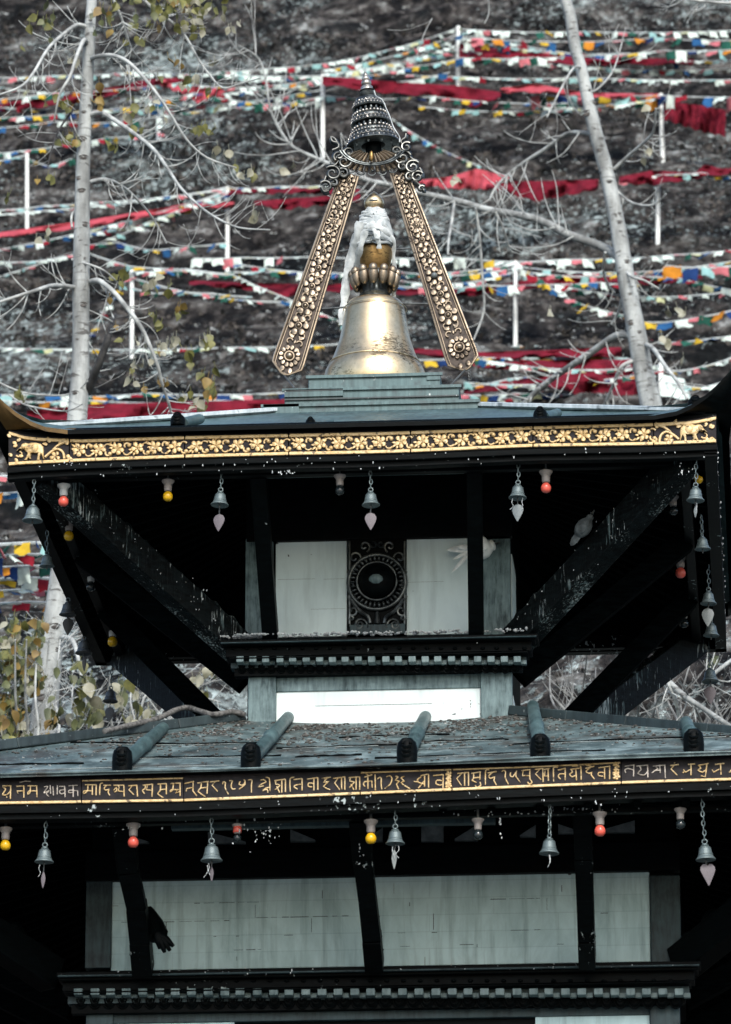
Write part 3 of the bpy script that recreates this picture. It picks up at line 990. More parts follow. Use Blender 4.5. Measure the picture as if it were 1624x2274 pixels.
# hip heights from the view: right (1122,1580)->(1624,1616), left (545,1586)->(0,1656)
zR0, zL0 = at(1122, 1588, YW).z, at(550, 1594, YW).z
def hip_plan(t, sx): return Vector((XC + sx * lerp(HW, HX2 + .06, t), lerp(YW, YE2 - .06, t), 0))
def hip_solve(sx, pxt, pyt):
    lo, hi = 0, 1
    for _ in range(40):
        t = (lo + hi) / 2; p = hip_plan(t, sx)
        q = pix((p.x, p.y, zR0 - .3 * t))[0]
        if (q < pxt) == (sx > 0): lo = t
        else: hi = t
    return t, at(pxt, pyt, hip_plan(t, sx).y).z
tR, zRe = hip_solve(1, 1624, 1624)
tL, zLe = hip_solve(-1, 0, 1668)
zH0 = (zR0 + zL0) / 2
slR, slL = (zRe - zH0) / tR, (zLe - zH0) / tL
def zhip(t): return zH0 + (slR + slL) / 2 * t + .10 * max(0, t - .75) ** 2
zMe = at(812, 1698, YE2 - .06).z
zM0 = at(842, 1606, YW).z
def zmid(t): return zM0 + (zMe - zM0) * t + .03 * (t * t - t)
def rim2(px): return interp(px, [0, 406, 812, 1218, 1624], [1718, 1709, 1699, 1680, 1668])
def roof2(u, t, c=Vector((XC, CY, 0)), al=Vector((1, 0, 0)), ou=Vector((0, -1, 0))):
    hh = lerp(HW, HX2 + .06, t)
    z = lerp(zmid(t), zhip(t), abs(u) ** 2.2)
    p = c + al * (u * hh) + ou * hh + Vector((0, 0, z))
    p.z += .030 * t * (p.x - XC) / 2.7
    return p
US = [-1, -.95, -.9, -.8, -.65, -.5, -.3, -.1, .1, .3, .5, .65, .8, .9, .95, 1]
lr = MB()
TS = [0, .1, .2, .35, .5, .65, .8, .92, 1]
for c, al, ou in sides():
    vs = [roof2(u, t, c, al, ou) for t in TS for u in US]
    n = len(US)
    k = len(vs)
    vs += [p - Vector((0, 0, .012)) for p in vs]
    fs = [(j * n + i, j * n + i + 1, (j + 1) * n + i + 1, (j + 1) * n + i) for j in range(len(TS) - 1) for i in range(n - 1)]
    fs += [tuple(k + q for q in f[::-1]) for f in fs]
    e = (len(TS) - 1) * n
    fs += [(e + i, e + i + 1, k + e + i + 1, k + e + i) for i in range(n - 1)]
    lr.add(vs, fs)
LR = lr.build('roof', 'lead', T, smooth=True)
LR['label'] = 'lower sheet metal roof littered with grit and droppings'
m = MB()
for sx in (-1, 1):
    for sy in (-1, 1):
        pts = []
        for t in (0, .15, .3, .5, .7, .85, 1):
            p = hip_plan(t, sx); p.z = zhip(t) + .012
            if sy > 0: p.y = 2 * CY - p.y
            pts.append(p)
        m = MB()
        for a, b in zip(pts[:-1], pts[1:]):
            m.beam(a, b, .08, .05)
        m.build('hip_cap', 'roof_dark', LR, bevel=.006)
# seams of the sheets
m = MB()
rg3 = random.Random(8)
for t, u0, u1 in ((.42, -.95, -.30), (.55, -.22, .10), (.50, .12, .42), (.62, .38, .96), (.72, -.52, -.16), (.80, -.9, -.55), (.33, -.1, .3), (.86, .05, .5), (.78, -.12, .02)):
    pts = [roof2(u, t + .012 * math.sin(u * 9 + t * 30)) + Vector((0, 0, .003)) for u in np.linspace(u0, u1, 14)]
    m.tube(pts, [.0055 * (.5 + abs(math.sin(i * .9 + t * 20))) for i in range(14)], 5)
m.build('sheet_seam', 'black', LR)
m = MB()
for t, u0, u1 in ((.435, -.8, -.35), (.565, -.2, .05), (.515, .15, .40), (.635, .45, .9), (.735, -.5, -.2), (.345, -.05, .25), (.87, .1, .45), (.93, -.6, -.1), (.66, -.12, .3)):
    pts = [roof2(u, t + .012 * math.sin(u * 9 + t * 30)) + Vector((0, 0, .004)) for u in np.linspace(u0, u1, 14)]
    m.tube(pts, [.005 * (.3 + abs(math.sin(i * .7 + t * 9))) for i in range(14)], 5, .4)
m.build('sheet_lip', 'roof_light', LR)  # raised lips, with the highlight on the seam edges painted pale
m = MB()
ps = np.linspace(-300, 1950, 40)
m.tube([at(p, rim2(p) + 1, YE2 - .068) for p in ps], .0045, 6)
m.build('rim_edge', 'lead', LR)

# rolls that run down the roof with carved dark heads
def proj_roof(px, py):
    lo, hi = YE2 - .06, YW
    best = None
    for Y in np.linspace(YE2 - .05, YW, 160):
        p = at(px, py, Y); t = (YW - Y) / (YW - YE2 + .06); hh = lerp(HW, HX2 + .06, t)
        u = (p.x - XC) / hh
        z = roof2(max(-1, min(1, u)), t).z
        d = abs(p.z - z)
        if best is None or d < best[0]: best = (d, Y, u, t)
    return best
def roof_roll(hx_, hy_, t_, by_, r=17):
    Y0 = YE2 + .02
    a = at(hx_, hy_, Y0)
    _, Y1, u1, t1 = proj_roof(t_, by_)
    b = roof2(u1, t1) + Vector((0, 0, .025))
    a2 = roof2((a.x - XC) / lerp(HW, HX2, .96), .955) + Vector((0, 0, .035))
    m = MB(); rr = r * .0021
    d = (b - a2)
    m.tube([a2 + d * k for k in (0, .02, .5, .51, .55, 1)], [rr * .95, rr * .95, rr * .95, rr * 1.12, rr * .95, rr * .85], 12)
    o = m.build('roof_roll', 'roof_dark' if False else 'roof', LR, smooth=True)
    k = MB(); rr *= 1.18
    c = Vector((a2.x, a2.y - .05, a2.z + .016))
    k.lathe(c, [(rr * 1.1, -rr * 1.9), (rr * 1.15, -rr * .6), (rr * 1.12, 0), (rr * 1.0, rr * .6), (rr * .6, rr * 1.02), (0, rr * 1.12)], 12, 1, .8)
    for dy in (-.7, -.2, .3):
        k.torus(c + Vector((0, -rr * .75, rr * dy)), rr * .5, rr * .16, (1, 0, 0), (0, .2, .5), 10, 5)
    k.ball(c + Vector((-rr * .45, -rr * .8, rr * .35)), rr * .22, 7, 5); k.ball(c + Vector((rr * .45, -rr * .8, rr * .35)), rr * .22, 7, 5)
    k.build('carved_end', 'black', o, smooth=True)
for q in ((283, 1685, 362, 1628), (563, 1680, 640, 1588), (903, 1671, 945, 1580), (1193, 1658, 1184, 1582), (1527, 1645, 1524, 1616)):
    roof_roll(*q)
# stubs of the same rolls on the upper roof
for px, py, r in ((395, 932, 15), (690, 937, 10), (1200, 919, 14), (1545, 896, 16)):
    m = MB(); a = at(px, py, .06); rr = r * .0022
    m.lathe(a + Vector((0, 0, -rr * .9)), [(rr * 1.1, 0), (rr * 1.12, rr * .8), (rr, rr * 1.3), (rr * .55, rr * 1.75), (0, rr * 1.85)], 12)
    for dy in (0, .5, 1.0):
        m.torus(a + Vector((0, -rr * .9, rr * (dy - .5))), rr * .5, rr * .14, (1, 0, 0), (0, .2, .5), 10, 5)
    o = m.build('roof_roll_end', 'black', UR, smooth=True)
    k = MB(); k.tube([a + Vector((.02, .05, .0)), a + Vector((.07, .35, .12))], rr * .8, 10)
    k.build('roof_roll', 'roof', o, smooth=True)

# grit on the lower roof
for mt, nn, lo, hi, nm, lb in (('grit_light', 1500, .002, .008, 'roof_grit', 'pale grit and dried droppings scattered over the lower roof'),
                               ('grit_dark', 3400, .003, .012, 'roof_leaf_litter', 'dark leaf litter and dirt gathered under the wall on the lower roof')):
    m = MB(); q = random.Random(nn + len(nm))
    for _ in range(nn):
        u = q.uniform(-.95, .95)
        t = min(.97, abs(q.gauss(0, .30)) + .02) if q.random() < .8 else q.uniform(0, .97)
        if noise.noise(Vector((u * 7, t * 7, 1))) + .5 * noise.noise(Vector((u * 19, t * 19, 4))) < .04 and q.random() < .88: continue
        p = roof2(u, t); r = q.uniform(lo, hi) * q.uniform(.6, 1)
        a = q.uniform(0, 3.14)
        m.ell(p + Vector((0, 0, r * .3)), (r * math.cos(a) * 1.5, r * math.sin(a) * 1.5, 0), (-r * math.sin(a), r * math.cos(a), 0), (0, 0, r * .55), 5, 4)
    tag(m.build(nm, mt), lb, kind='stuff')

# lower frieze ------------------------------------------------------
def ltop(p): return interp(p, [-200, 0, 225, 540, 812, 1218, 1427, 1624, 1850], [1744, 1737, 1731, 1723, 1714, 1700, 1689, 1681, 1672])
def lbot(p): return interp(p, [-200, 0, 406, 812, 1218, 1427, 1624, 1850], [1791, 1786, 1780, 1764, 1747, 1739, 1733, 1726])
YL = YE2 - .004
mpL = fmap(YL)
JL = [-260, 181, 408, 800, 1004, 1380, 1640, 1900]
FT = []
for i in range(len(JL) - 1):
    fo = MB(); ps = np.linspace(JL[i] + 1, JL[i + 1] - 1, 12)
    fo.strip([at(p, ltop(p) - 16, YL) for p in ps], [at(p, lbot(p) + 3, YL) for p in ps], Vector((0, .06, 0)))
    o = fo.build('frieze_panel', 'recess', T)
    r = MB(); dim = i in (0, 5, 6)
    r.strip([at(p, lbot(p) - 6, YL - .012) for p in ps], [at(p, lbot(p), YL - .012) for p in ps], Vector((0, .014, 0)))
    if i in (1, 3, 4):
        r.strip([at(p, ltop(p), YL - .008) for p in ps], [at(p, ltop(p) + 3.2, YL - .008) for p in ps], Vector((0, .01, 0)))
    r.build('gilded_rail', 'gold', o, bevel=.003)
    FT.append(o)
m = MB()
ps = np.linspace(-300, 1950, 40)
m.strip([at(p, lbot(p) + 4, YE2 - .02) for p in ps], [at(p, lbot(p) + 20, YE2 - .02) for p in ps], Vector((0, .08, 0)))
m.strip([at(p, rim2(p) + 7, YE2 - .045) for p in ps], [at(p, ltop(p) - 13, YE2 - .045) for p in ps], Vector((0, .06, 0)))
m.strip([at(p, lbot(p) + 21, YE2 + .0) for p in ps], [at(p, lbot(p) + 34, YE2 + .0) for p in ps], Vector((0, .08, 0)))
m.build('eave_moulding', 'black_fleck', T, bevel=.004)
ZB2 = at(812, 1790, YE2).z
m = MB()
for c, al, ou in list(sides())[1:]:
    z = (ZB2 + at(812, 1700, YE2).z) / 2
    m.beam(c - al * HX2 + ou * (HX2 - .03) + Vector((0, 0, z)), c + al * HX2 + ou * (HX2 - .03) + Vector((0, 0, z)), .06, .2)
m.build('fascia', 'black_fleck', T)
soffit(HX2 - .05, ZB2 + .02, HW2 - .02, ZB2 + .36, 23).build('soffit', 'soffit', T)
m = MB(); m.strip([at(p, interp(p, [0, 1624], [1826, 1786]), YE2 + .16) for p in ps], [at(p, interp(p, [0, 1624], [1838, 1798]), YE2 + .16) for p in ps], Vector((0, .05, 0)))
m.build('purlin', 'black_fleck', T, bevel=.004)
m = MB(); m.prect(380, 1100, 1821, 1834, YE2 + .3, .05)
m.build('purlin', 'teal', T, bevel=.004)

# inscription -------------------------------------------------------
LET = {
 0: ([[(20,305),(100,305)],[(28,320),(50,335),(30,370),(20,385),(60,385),(95,350)],[(95,305),(92,420)],[(58,403),(62,409)],
  [(145,310),(215,305)],[(160,372),(150,352),(205,350)],[(212,305),(212,410)],[(245,305),(330,305)],[(270,305),(268,360),(248,382),(255,352),(320,350)],[(325,305),(328,405)]],
  [[(390,315),(425,310),(400,350),(390,370),(440,345),(410,375),(435,400)],[(445,300),(450,375)],[(470,310),(475,390)],[(510,300),(508,380)],
  [(525,310),(580,310)],[(575,310),(578,405)],[(572,340),(535,345),(530,365),(550,378),(575,365)],[(610,305),(690,300)],[(650,305),(650,405)],[(648,345),(615,345),(610,365),(645,365)],[(655,345),(690,350),(692,395)],[(175,275),(225,262),(275,266)]]),
 1: ([[(755,295),(855,295)],[(780,295),(778,350),(742,375),(748,350),(815,350)],[(820,295),(820,385)],[(855,295),(853,390)],[(915,280),(895,285),(888,310),(885,385)],
  [(920,300),(985,300)],[(950,300),(925,325),(940,345),(970,335),(960,360),(975,390)],[(1010,300),(1105,300)],[(1010,345),(1035,320),(1035,350),(1015,360)],[(1045,300),(1060,320),(1050,350),(1095,355)],[(1100,300),(1103,400)],
  [(1140,305),(1220,300)],[(1175,305),(1145,340),(1190,385)],[(1215,300),(1222,400)],[(1270,300),(1360,290)],[(1290,300),(1290,330),(1265,345),(1285,375)],[(1310,300),(1300,340),(1350,345)],[(1355,290),(1350,400)],
  [(1400,290),(1480,285)],[(1425,290),(1425,345),(1400,375),(1450,410)],[(1420,340),(1475,335)],[(1478,285),(1478,380)],[(1515,285),(1605,280)],[(1540,285),(1535,340),(1510,360),(1520,340),(1590,340)],[(1575,340),(1560,370),(1600,355)],[(1600,280),(1600,395)]], []),
 2: ([[(15,285),(100,265)],[(30,355),(35,330),(85,320)],[(92,268),(90,350),(125,395)],[(130,280),(230,265)],[(165,275),(160,325),(135,355),(200,400)],[(155,325),(215,320)],[(222,268),(215,375)],
  [(240,270),(325,260)],[(290,265),(260,300),(310,355)],[(355,290),(360,268),(380,280),(375,320),(405,380)],[(415,260),(440,262),(430,300),(440,335),(470,330)],[(510,265),(500,290),(530,300),(555,270),(545,250),(555,290),(500,335)],[(580,260),(595,250),(615,255),(610,300),(610,365)],
  [(690,255),(720,250),(740,270),(700,290),(670,315),(720,305)],[(735,230),(765,235),(772,265),(775,355)],[(775,320),(740,325),(710,350),(750,335),(755,365)],[(815,260),(910,245)],[(830,260),(825,290),(865,300),(820,340)],[(835,310),(860,365)],[(880,250),(880,365)],[(912,245),(912,360)],
  [(990,228),(960,235),(952,260),(955,355)],[(985,250),(1060,240)],[(1050,290),(1000,300),(990,315),(1020,335)],[(1060,240),(1060,345)],[(1105,245),(1200,232)],[(1165,285),(1120,280),(1115,310),(1150,315)],[(1165,240),(1165,345)],[(1200,232),(1200,340)],
  [(1235,240),(1315,228)],[(1285,235),(1250,275),(1300,265),(1250,310),(1310,340)],[(1335,240),(1440,225)],[(1380,235),(1350,280),(1395,340)],[(1410,230),(1412,335)],[(1440,225),(1440,340)],[(1475,232),(1570,225)],[(1490,235),(1485,265),(1525,270),(1480,320)],[(1495,290),(1520,340)],[(1540,228),(1540,340)],[(1572,225),(1572,340)]], []),
 3: ([[(-10,228),(60,205)],[(20,225),(22,330)],[(18,268),(-8,268),(-18,295),(-4,310)],[(25,265),(55,260),(60,320)],[(0,192),(25,212)],[(85,205),(87,345)],[(105,245),(125,230),(140,240),(138,290),(145,335)],[(185,225),(215,215),(235,240),(220,290),(170,330)],[(265,220),(290,225),(265,255),(300,265),(275,290),(295,335)],[(345,220),(315,235),(345,265),(315,275),(350,305),(395,330)],
  [(490,215),(560,200)],[(495,225),(460,250),(470,270),(430,265)],[(520,265),(470,325)],[(525,215),(525,315)],[(560,202),(560,320)],[(470,275),(520,290)],[(600,215),(690,205)],[(680,260),(635,255),(625,285),(660,300),(685,290)],[(690,205),(688,325)],
  [(815,195),(920,185)],[(860,190),(810,240),(855,305)],[(880,190),(880,305)],[(915,185),(915,305)],[(940,195),(1025,180)],[(960,190),(960,240),(945,255),(985,275)],[(955,235),(1010,230)],[(1018,182),(1015,250)],[(1015,270),(1025,300),(990,320),(975,300)],[(1100,165),(1075,160),(1065,190),(1065,295)],
  [(1085,190),(1165,178)],[(1130,185),(1095,215),(1110,240),(1150,225),(1140,255),(1165,300)],[(1210,180),(1225,168),(1245,180),(1240,230),(1270,290)],[(1290,185),(1285,215),(1310,225),(1345,170)],[(1340,175),(1335,220),(1375,275)],[(1385,170),(1465,160)],[(1400,170),(1395,215),(1455,215)],[(1460,162),(1460,245)],[(1460,245),(1480,275),(1455,290),(1440,270)],
  [(1505,160),(1580,150)],[(1545,160),(1510,200),(1560,250)],[(1575,155),(1578,270)],[(1585,160),(1640,148)],[(1595,170),(1590,220),(1624,215)],[(1622,155),(1624,260)]], []),
 4: ([[(85,140),(50,140),(45,170),(48,265)],[(85,165),(155,150)],[(150,200),(100,200),(90,225),(110,245)],[(150,155),(150,255)],[(195,160),(295,145)],[(205,165),(215,185),(190,200),(210,225),(245,210)],[(245,160),(250,255)],[(290,145),(292,250)],[(210,130),(270,125)],[(280,120),(292,145)],
  [(330,150),(410,130)],[(375,140),(335,175),(360,195),(390,185),(380,205),(410,245)],[(335,120),(380,130)],[(445,145),(550,130)],[(500,190),(450,185),(445,215),(490,220)],[(500,140),(500,245)],[(545,130),(545,245)],
  [(1085,125),(1160,115)],[(1120,120),(1090,155),(1145,210)],[(1121,98),(1125,103)],[(1200,160),(1220,185),(1260,160)],[(1205,180),(1195,190)],[(1240,115),(1305,110)],[(1268,112),(1268,210)],[(1330,125),(1425,105)],[(1340,125),(1355,150),(1330,165),(1370,185),(1400,160)],[(1410,108),(1400,190)],[(1400,190),(1395,225),(1355,215)],[(1455,160),(1470,185),(1520,155)],[(1480,115),(1565,105)],[(1530,110),(1535,205)],[(1610,185),(1640,150)]],
  [[(680,130),(765,120)],[(755,165),(710,150),(680,165),(690,190)],[(760,120),(757,220)],[(785,130),(885,120)],[(810,130),(825,160),(795,195),(850,210),(880,180)],[(882,120),(885,230)],[(930,130),(1040,120)],[(950,130),(975,150),(920,190)],[(990,130),(995,190)],[(940,170),(1000,165)],[(1035,120),(1040,235)]]),
}
X0 = {0: 0, 1: 0, 2: 540, 3: 1080, 4: 1620}
def stroke_group(strokes, x0, name, mt, parent, w):
    m = MB()
    for st in strokes:
        pts = [mpL((x0 + x / 3.007) / 1.33, (2220 + y / 3.007) / 1.33, .003) for x, y in st]
        if len(pts) > 3: pts = smooth_path(pts, 2)
        n = len(pts)
        rad = [w * .0021 * (1 if 0 < i < n - 1 or n == 2 else .75) for i in range(n)]
        m.tube(pts, rad, 8)
    return m.build(name, mt, parent, smooth=True)
own = {0: 0, 1: 1, 2: 2, 3: 3, 4: 4}
for k, (s1, s2) in LET.items():
    stroke_group(s1, X0[k], 'inscription', 'gold', FT[own[k]], 1.45)
    if s2: stroke_group(s2, X0[k], 'faded_inscription', 'faded', FT[own[k]], 1.25)
m = MB()
for x, y in ((1080 + 738 / 3.007, 2220 + 258 / 3.007), (1620 + 605 / 3.007, 2220 + 175 / 3.007)):
    for dy, s in ((-55, 7), (-20, 6), (18, 7), (45, 8)):
        px, py = x / 1.33, (y + dy / 3.007) / 1.33
        flower(m, mpL, px, py, s, .3 + dy, rg, .008)
m.build('carved_divider', 'gold', FT[3], smooth=True)

# lower wall --------------------------------------------------------
zlw0 = 3.6
m = MB(); xa, xb = at(187, 2050, YW2).x, at(1512, 2050, YW2).x
m.box(xa + .03, xb - .03, YW2 + .03, YW2 + (xb - xa) - .03, zlw0, ZB2 + .36)
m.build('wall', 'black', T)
def wide(name, mt, p0, p1, yt, yb, Y, dep, bevel=.004): return part_rect(name, mt, (p0, p1, yt, yb), Y, dep, bevel)
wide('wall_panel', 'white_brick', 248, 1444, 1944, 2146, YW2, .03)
m = MB(); q = random.Random(21)
def jt(x0, y0, x1, y1):                                # joint between boards, in the crop units of the lower storey
    X = lambda v: v; 
    w_ = q.uniform(.3, .85); m.prect(min(x0, x1) - w_, max(x0, x1) + w_, min(y0, y1) - w_, max(y0, y1) + w_, YW2 - .001, .004)
for (a, y, b) in ((432, 2006, 580), (330, 2048, 515), (570, 2038, 785), (520, 2110, 590), (475, 2080, 480), (525, 2079, 530), (632, 2077, 650), (250, 2012, 262), (270, 2048, 300), (885, 2072, 900), (960, 2071, 970), (1022, 2098, 1060), (1135, 2066, 1200), (1238, 2097, 1252), (890, 2102, 910), (1090, 1997, 1200), (1335, 2028, 1350)):
    x = a
    while x < b:
        l_ = q.uniform(6, 40); jt(x, y - (x - a) * .02, min(b, x + l_), y - (x - a) * .02); x += l_ + q.uniform(2, 14)
for (x, y0, y1) in ((567, 2010, 2038), (369, 2049, 2083), (692, 2040, 2070), (716, 1978, 1995), (875, 1962, 1984), (1215, 1995, 2020), (1248, 1967, 1980), (910, 2005, 2012), (963, 2030, 2064), (1060, 2098, 2103), (944, 2126, 2148), (526, 2125, 2133)):
    jt(x, y0, x, y1)
m.build('board_joint', 'crack', T)
wide('lintel', 'black', 190, 1510, 1880, 1944, YW2 - .04, .07)
wide('corner_post', 'teal', 190, 247, 1944, 2150, YW2 - .02, .06)
wide('corner_post', 'teal', 1445, 1512, 1944, 2138, YW2 - .02, .06)
# pale wall glimpsed between the rafters
m = MB()
for (x0, x1, y0, y1, d) in ((288, 330, 1856, 1872, 1), (462, 545, 1848, 1872, 1), (645, 700, 1842, 1868, 1), (812, 850, 1838, 1868, -1), (936, 985, 1830, 1868, 0), (1010, 1060, 1832, 1866, -1), (1155, 1190, 1832, 1858, -1), (1330, 1410, 1822, 1848, -1), (1240, 1290, 1830, 1850, 1)):
    m = MB(); Y = YW2 - .05
    A, B, C, D_ = at(x0, y0, Y), at(x1, y0 if d == 0 else y1 - 3, Y), at(x1, y1, Y), at(x0, y1, Y)
    if d < 0: A, B = at(x0, y1 - 3, Y), at(x1, y0, Y)
    v = [D_, C, B, A]
    m.add(v + [p + Vector((0, .03, 0)) for p in v], [(0, 1, 2, 3), (7, 6, 5, 4), (0, 4, 5, 1), (1, 5, 6, 2), (2, 6, 7, 3), (3, 7, 4, 0)])
    m.build('infill_board', 'clapper_grey', T)
cornice(125, 1557, 2146, 2166, 2194, 2218, 2240, YW2, 38, 44)
wide('beam', 'teal', 250, 1444, 2242, 2264, YW2 - .005, .04)
wide('corner_post', 'teal', 190, 250, 2240, 2420, YW2 - .02, .05)
wide('corner_post', 'teal', 1445, 1512, 2232, 2420, YW2 - .02, .05)
m = MB(); m.prect(250, 520, 2268, 2420, YW2 + .004, .03); m.prect(1190, 1444, 2246, 2420, YW2 + .004, .03)
m.build('wall_panel', 'white_brick', T)
m = MB(); m.prect(1180, 1230, 2244, 2420, YW2 - .002, .01)
# struts of the lower storey
def px_strut(pts, Y0, Y1, w, knots=(), name='strut', mt='black_fleck'):
    m = MB(); n = len(pts)
    P = [at(x, y, lerp(Y0, Y1, i / (n - 1))) for i, (x, y, _) in enumerate(pts)]
    for i in range(n - 1):
        m.beam(P[i], P[i + 1], pts[i][2] * .0022, .10, Vector((0, -1, 0)), w2=pts[i + 1][2] * .0022)
    for (x, y, rx, ry, Y) in knots:
        m.ell(at(x, y, Y), (rx * .0022, 0, 0), (0, .05, 0), (0, 0, ry * .0022), 10, 7)
    return m.build(name, mt, T, bevel=.006)
s1 = px_strut([(318, 2156, 44), (312, 2085, 44), (303, 2010, 42), (285, 1930, 44), (276, 1830, 48)], .05, YE2 + .3, 40, ((313, 2120, 26, 8, .0), (312, 2092, 25, 7, .0), (308, 2048, 25, 18, -.05)))
m = MB()
hand = [(322, 2030), (340, 2055), (352, 2078)]
m.tube([at(x, y, -.08 - .03 * i) for i, (x, y) in enumerate(hand)], [.05, .052, .05], 10)
for e in ((386, 2102), (378, 2112), (366, 2116), (355, 2108)):
    m.tube([at(348, 2074, -.14), at(lerp(348, e[0], .6), lerp(2074, e[1], .5), -.16), at(*e, -.15)], [.026, .018, .008], 8)
m.build('carved_hand', 'black', s1, smooth=True)
px_strut([(832, 2146, 40), (826, 2080, 40), (816, 1990, 38), (806, 1900, 42), (800, 1815, 46)], .05, YE2 + .3, 40, ((830, 2110, 23, 8, .0), (828, 2080, 22, 7, .0), (822, 2040, 22, 22, -.05)))
px_strut([(1305, 2138, 36), (1303, 2080, 36), (1300, 1990, 36), (1297, 1900, 38), (1294, 1790, 42)], .05, YE2 + .3, 40, ((1304, 2110, 20, 7, .0), (1304, 2080, 20, 6, .0)))
zc2 = at(841, 2146, YW2 - .1).z
for sx in (-1, 1):
    for sy in (-1, 1):
        strut(Vector((XC + sx * (HW2 + .05), CY + sy * (HW2 + .01), zc2)), Vector((XC + sx * (HX2 - .16), CY + sy * (HX2 - .16), ZB2 + .01)), .12, .16, 'black', 9, 8)
    for Yy in (CY - .7, CY + .1, CY + .8):
        strut(Vector((XC + sx * (HW2 + .05), Yy, zc2)), Vector((XC + sx * (HX2 - .18), Yy, ZB2)), .09, .11, 'soffit', 0)
# platform the temple stands on
m = MB(); m.box(XC - 2.2, XC + 2.2, CY - 2.2, CY + 2.2, 3.3, 3.75)
m.build('plinth', 'ground', T, bevel=.02)

# ------------------------------------------------------------------ gilded finial
YA = CY
SA = mpp(YA)
def c4(x, y): return ((780 + x * .4064) / 1.33, (640 + y * .4064) / 1.33)
def c3(x, y): return ((780 + x * .4064) / 1.33, (200 + y * .4064) / 1.33)
def pz(py): return at(833, py, YA).z
ax0 = at(833, 832, YA)
FN = empty('roof_finial', (ax0.x, YA, pz(836)), 'gilded bell shaped finial with lotus ring, pot and bud tip on the roof platform', 'finial')
def lath(name, prof, mt, n=40, cx=833):
    m = MB(); c = at(cx, 832, YA); c.z = 0
    m.lathe(c, [(r * SA, pz(y)) for r, y in prof], n)
    return m.build(name, mt, FN, smooth=True)
lath('bell_dome', [(112, 884), (116, 880), (116, 850), (114, 836), (111.5, 827), (106, 817), (102.5, 812), (99, 806), (92, 790), (86, 774), (80, 756), (75.5, 735), (71.5, 712), (68.5, 694), (64.5, 680), (58, 672), (44, 667), (30, 665)], 'gilt', 56)
m = MB(); m.torus((ax0.x, YA, pz(812)), 103 * SA, .0045, (1, 0, 0), (0, 1, 0), 56, 6); m.torus((ax0.x, YA, pz(688)), 71 * SA, .003, (1, 0, 0), (0, 1, 0), 56, 6)
m.build('bell_moulding', 'gilt', FN, smooth=True)
lath('neck', [(34, 672), (35, 666), (32, 661), (35, 656), (30, 650), (28, 640), (29, 634), (34, 628), (40, 622), (40, 612), (36, 606), (28, 602)], 'bronze', 32)
m = MB()
for k in range(13):
    a = 2 * math.pi * (k + .5) / 13 + .12
    d = Vector((math.cos(a), math.sin(a), 0)); e = Vector((-d.y, d.x, 0))
    c = Vector((ax0.x, YA, pz(622))) + d * 47 * SA
    upd = (Vector((0, 0, 1)) + d * .12)
    m.ell(c, d * 11 * SA, e * 11 * SA, upd * 23 * SA, 12, 9)
    m.ell(c + d * 5 * SA + Vector((0, 0, 12 * SA)), d * 9 * SA, e * 10 * SA, Vector((0, 0, 11 * SA)), 10, 7)
m.build('lotus_ring', 'gilt_strap', FN, smooth=True)
lath('pot', [(26, 606), (28, 599), (30, 596), (34, 588), (37.5, 575), (38.5, 563), (37, 553), (31, 547), (22, 544), (26, 538), (30, 520), (28, 500), (22, 470), (14, 462)], 'gilt_dark', 32, 834)
m = MB(); c = at(831, 462, YA)
m.lathe(Vector((c.x, YA, 0)), [(14 * SA, pz(466)), (20 * SA, pz(461)), (23 * SA, pz(453)), (22 * SA, pz(446)), (16 * SA, pz(437)), (8 * SA, pz(430)), (2 * SA, pz(425.5)), (0, pz(424.5))], 24)
m.build('bud_tip', 'gilt', FN, smooth=True)
m = MB(); m.ell(at(831, 452, YA) + Vector((0, -22.2 * SA, 0)), (10 * SA, 0, 0), (0, .004, 0), (0, 0, 2.6 * SA), 10, 6)
m.build('bud_slot', 'bronze', FN, smooth=True)

# cloth wound round the cone
q = random.Random(4)
m = MB()
CE = at(833, 500, YA)
for k in range(30):
    y = lerp(468, 542, k / 29) + q.uniform(-3, 3)
    r = lerp(22, 47, (k / 29) ** .8) * q.uniform(.94, 1.06)
    tl = q.uniform(-.38, .38); ph = q.uniform(0, 6.28)
    xo = lerp(0, -7, k / 29) * SA
    pts = []
    for j in range(25):
        a = 2 * math.pi * j / 24
        rr = r * (1 + .05 * math.sin(3 * a + ph))
        pts.append(Vector((CE.x + xo + math.cos(a) * rr * SA, YA + math.sin(a) * rr * SA * .9, pz(y) + math.cos(a + ph) * rr * SA * tl + .003 * math.sin(5 * a + ph))))
    m.tube(pts, [q.uniform(.0055, .010)] * 25, 8, .4, up=Vector((1, 0, 0)), cap=False)
cl = m.build('cloth_wrapping', 'cloth', base=(CE.x, YA, pz(545)), smooth=True)
tag(cl, 'pale cloth scarf wound in layers round the top of the gilded finial', 'scarf')
m = MB(); c = Vector((CE.x, YA, 0))
m.lathe(c, [(44 * SA, pz(545)), (42 * SA, pz(520)), (34 * SA, pz(495)), (22 * SA, pz(468)), (10 * SA, pz(462))], 20)
m.build('cloth_core', 'cloth_dark', cl, smooth=True)
def rib(pts, w, Y, mt='cloth', name='loose_end'):
    m = MB(); P = smooth_path([at(x, y, Y + d) for x, y, d in pts], 4)
    m.tube(P, [w * SA * (1 + .25 * math.sin(i * 1.3)) for i in range(len(P))], 8, .3, up=Vector((0, 1, 0)))
    return m.build(name, mt, cl, smooth=True)
rib([(800, 492, -.1), (792, 530, -.06), (783, 570, .0), (772, 610, .02), (767, 650, .03), (762, 690, .02), (760, 722, .02)], 9, YA - .02)
rib([(790, 520, -.08), (778, 560, .0), (770, 600, .03), (765, 640, .04), (768, 670, .04)], 6, YA)
rib([(812, 512, -.12), (802, 545, -.09), (795, 572, -.04), (793, 600, .02)], 7, YA - .02)
rib([(826, 492, -.13), (834, 518, -.14), (842, 540, -.12), (842, 552, -.11)], 5, YA - .01)
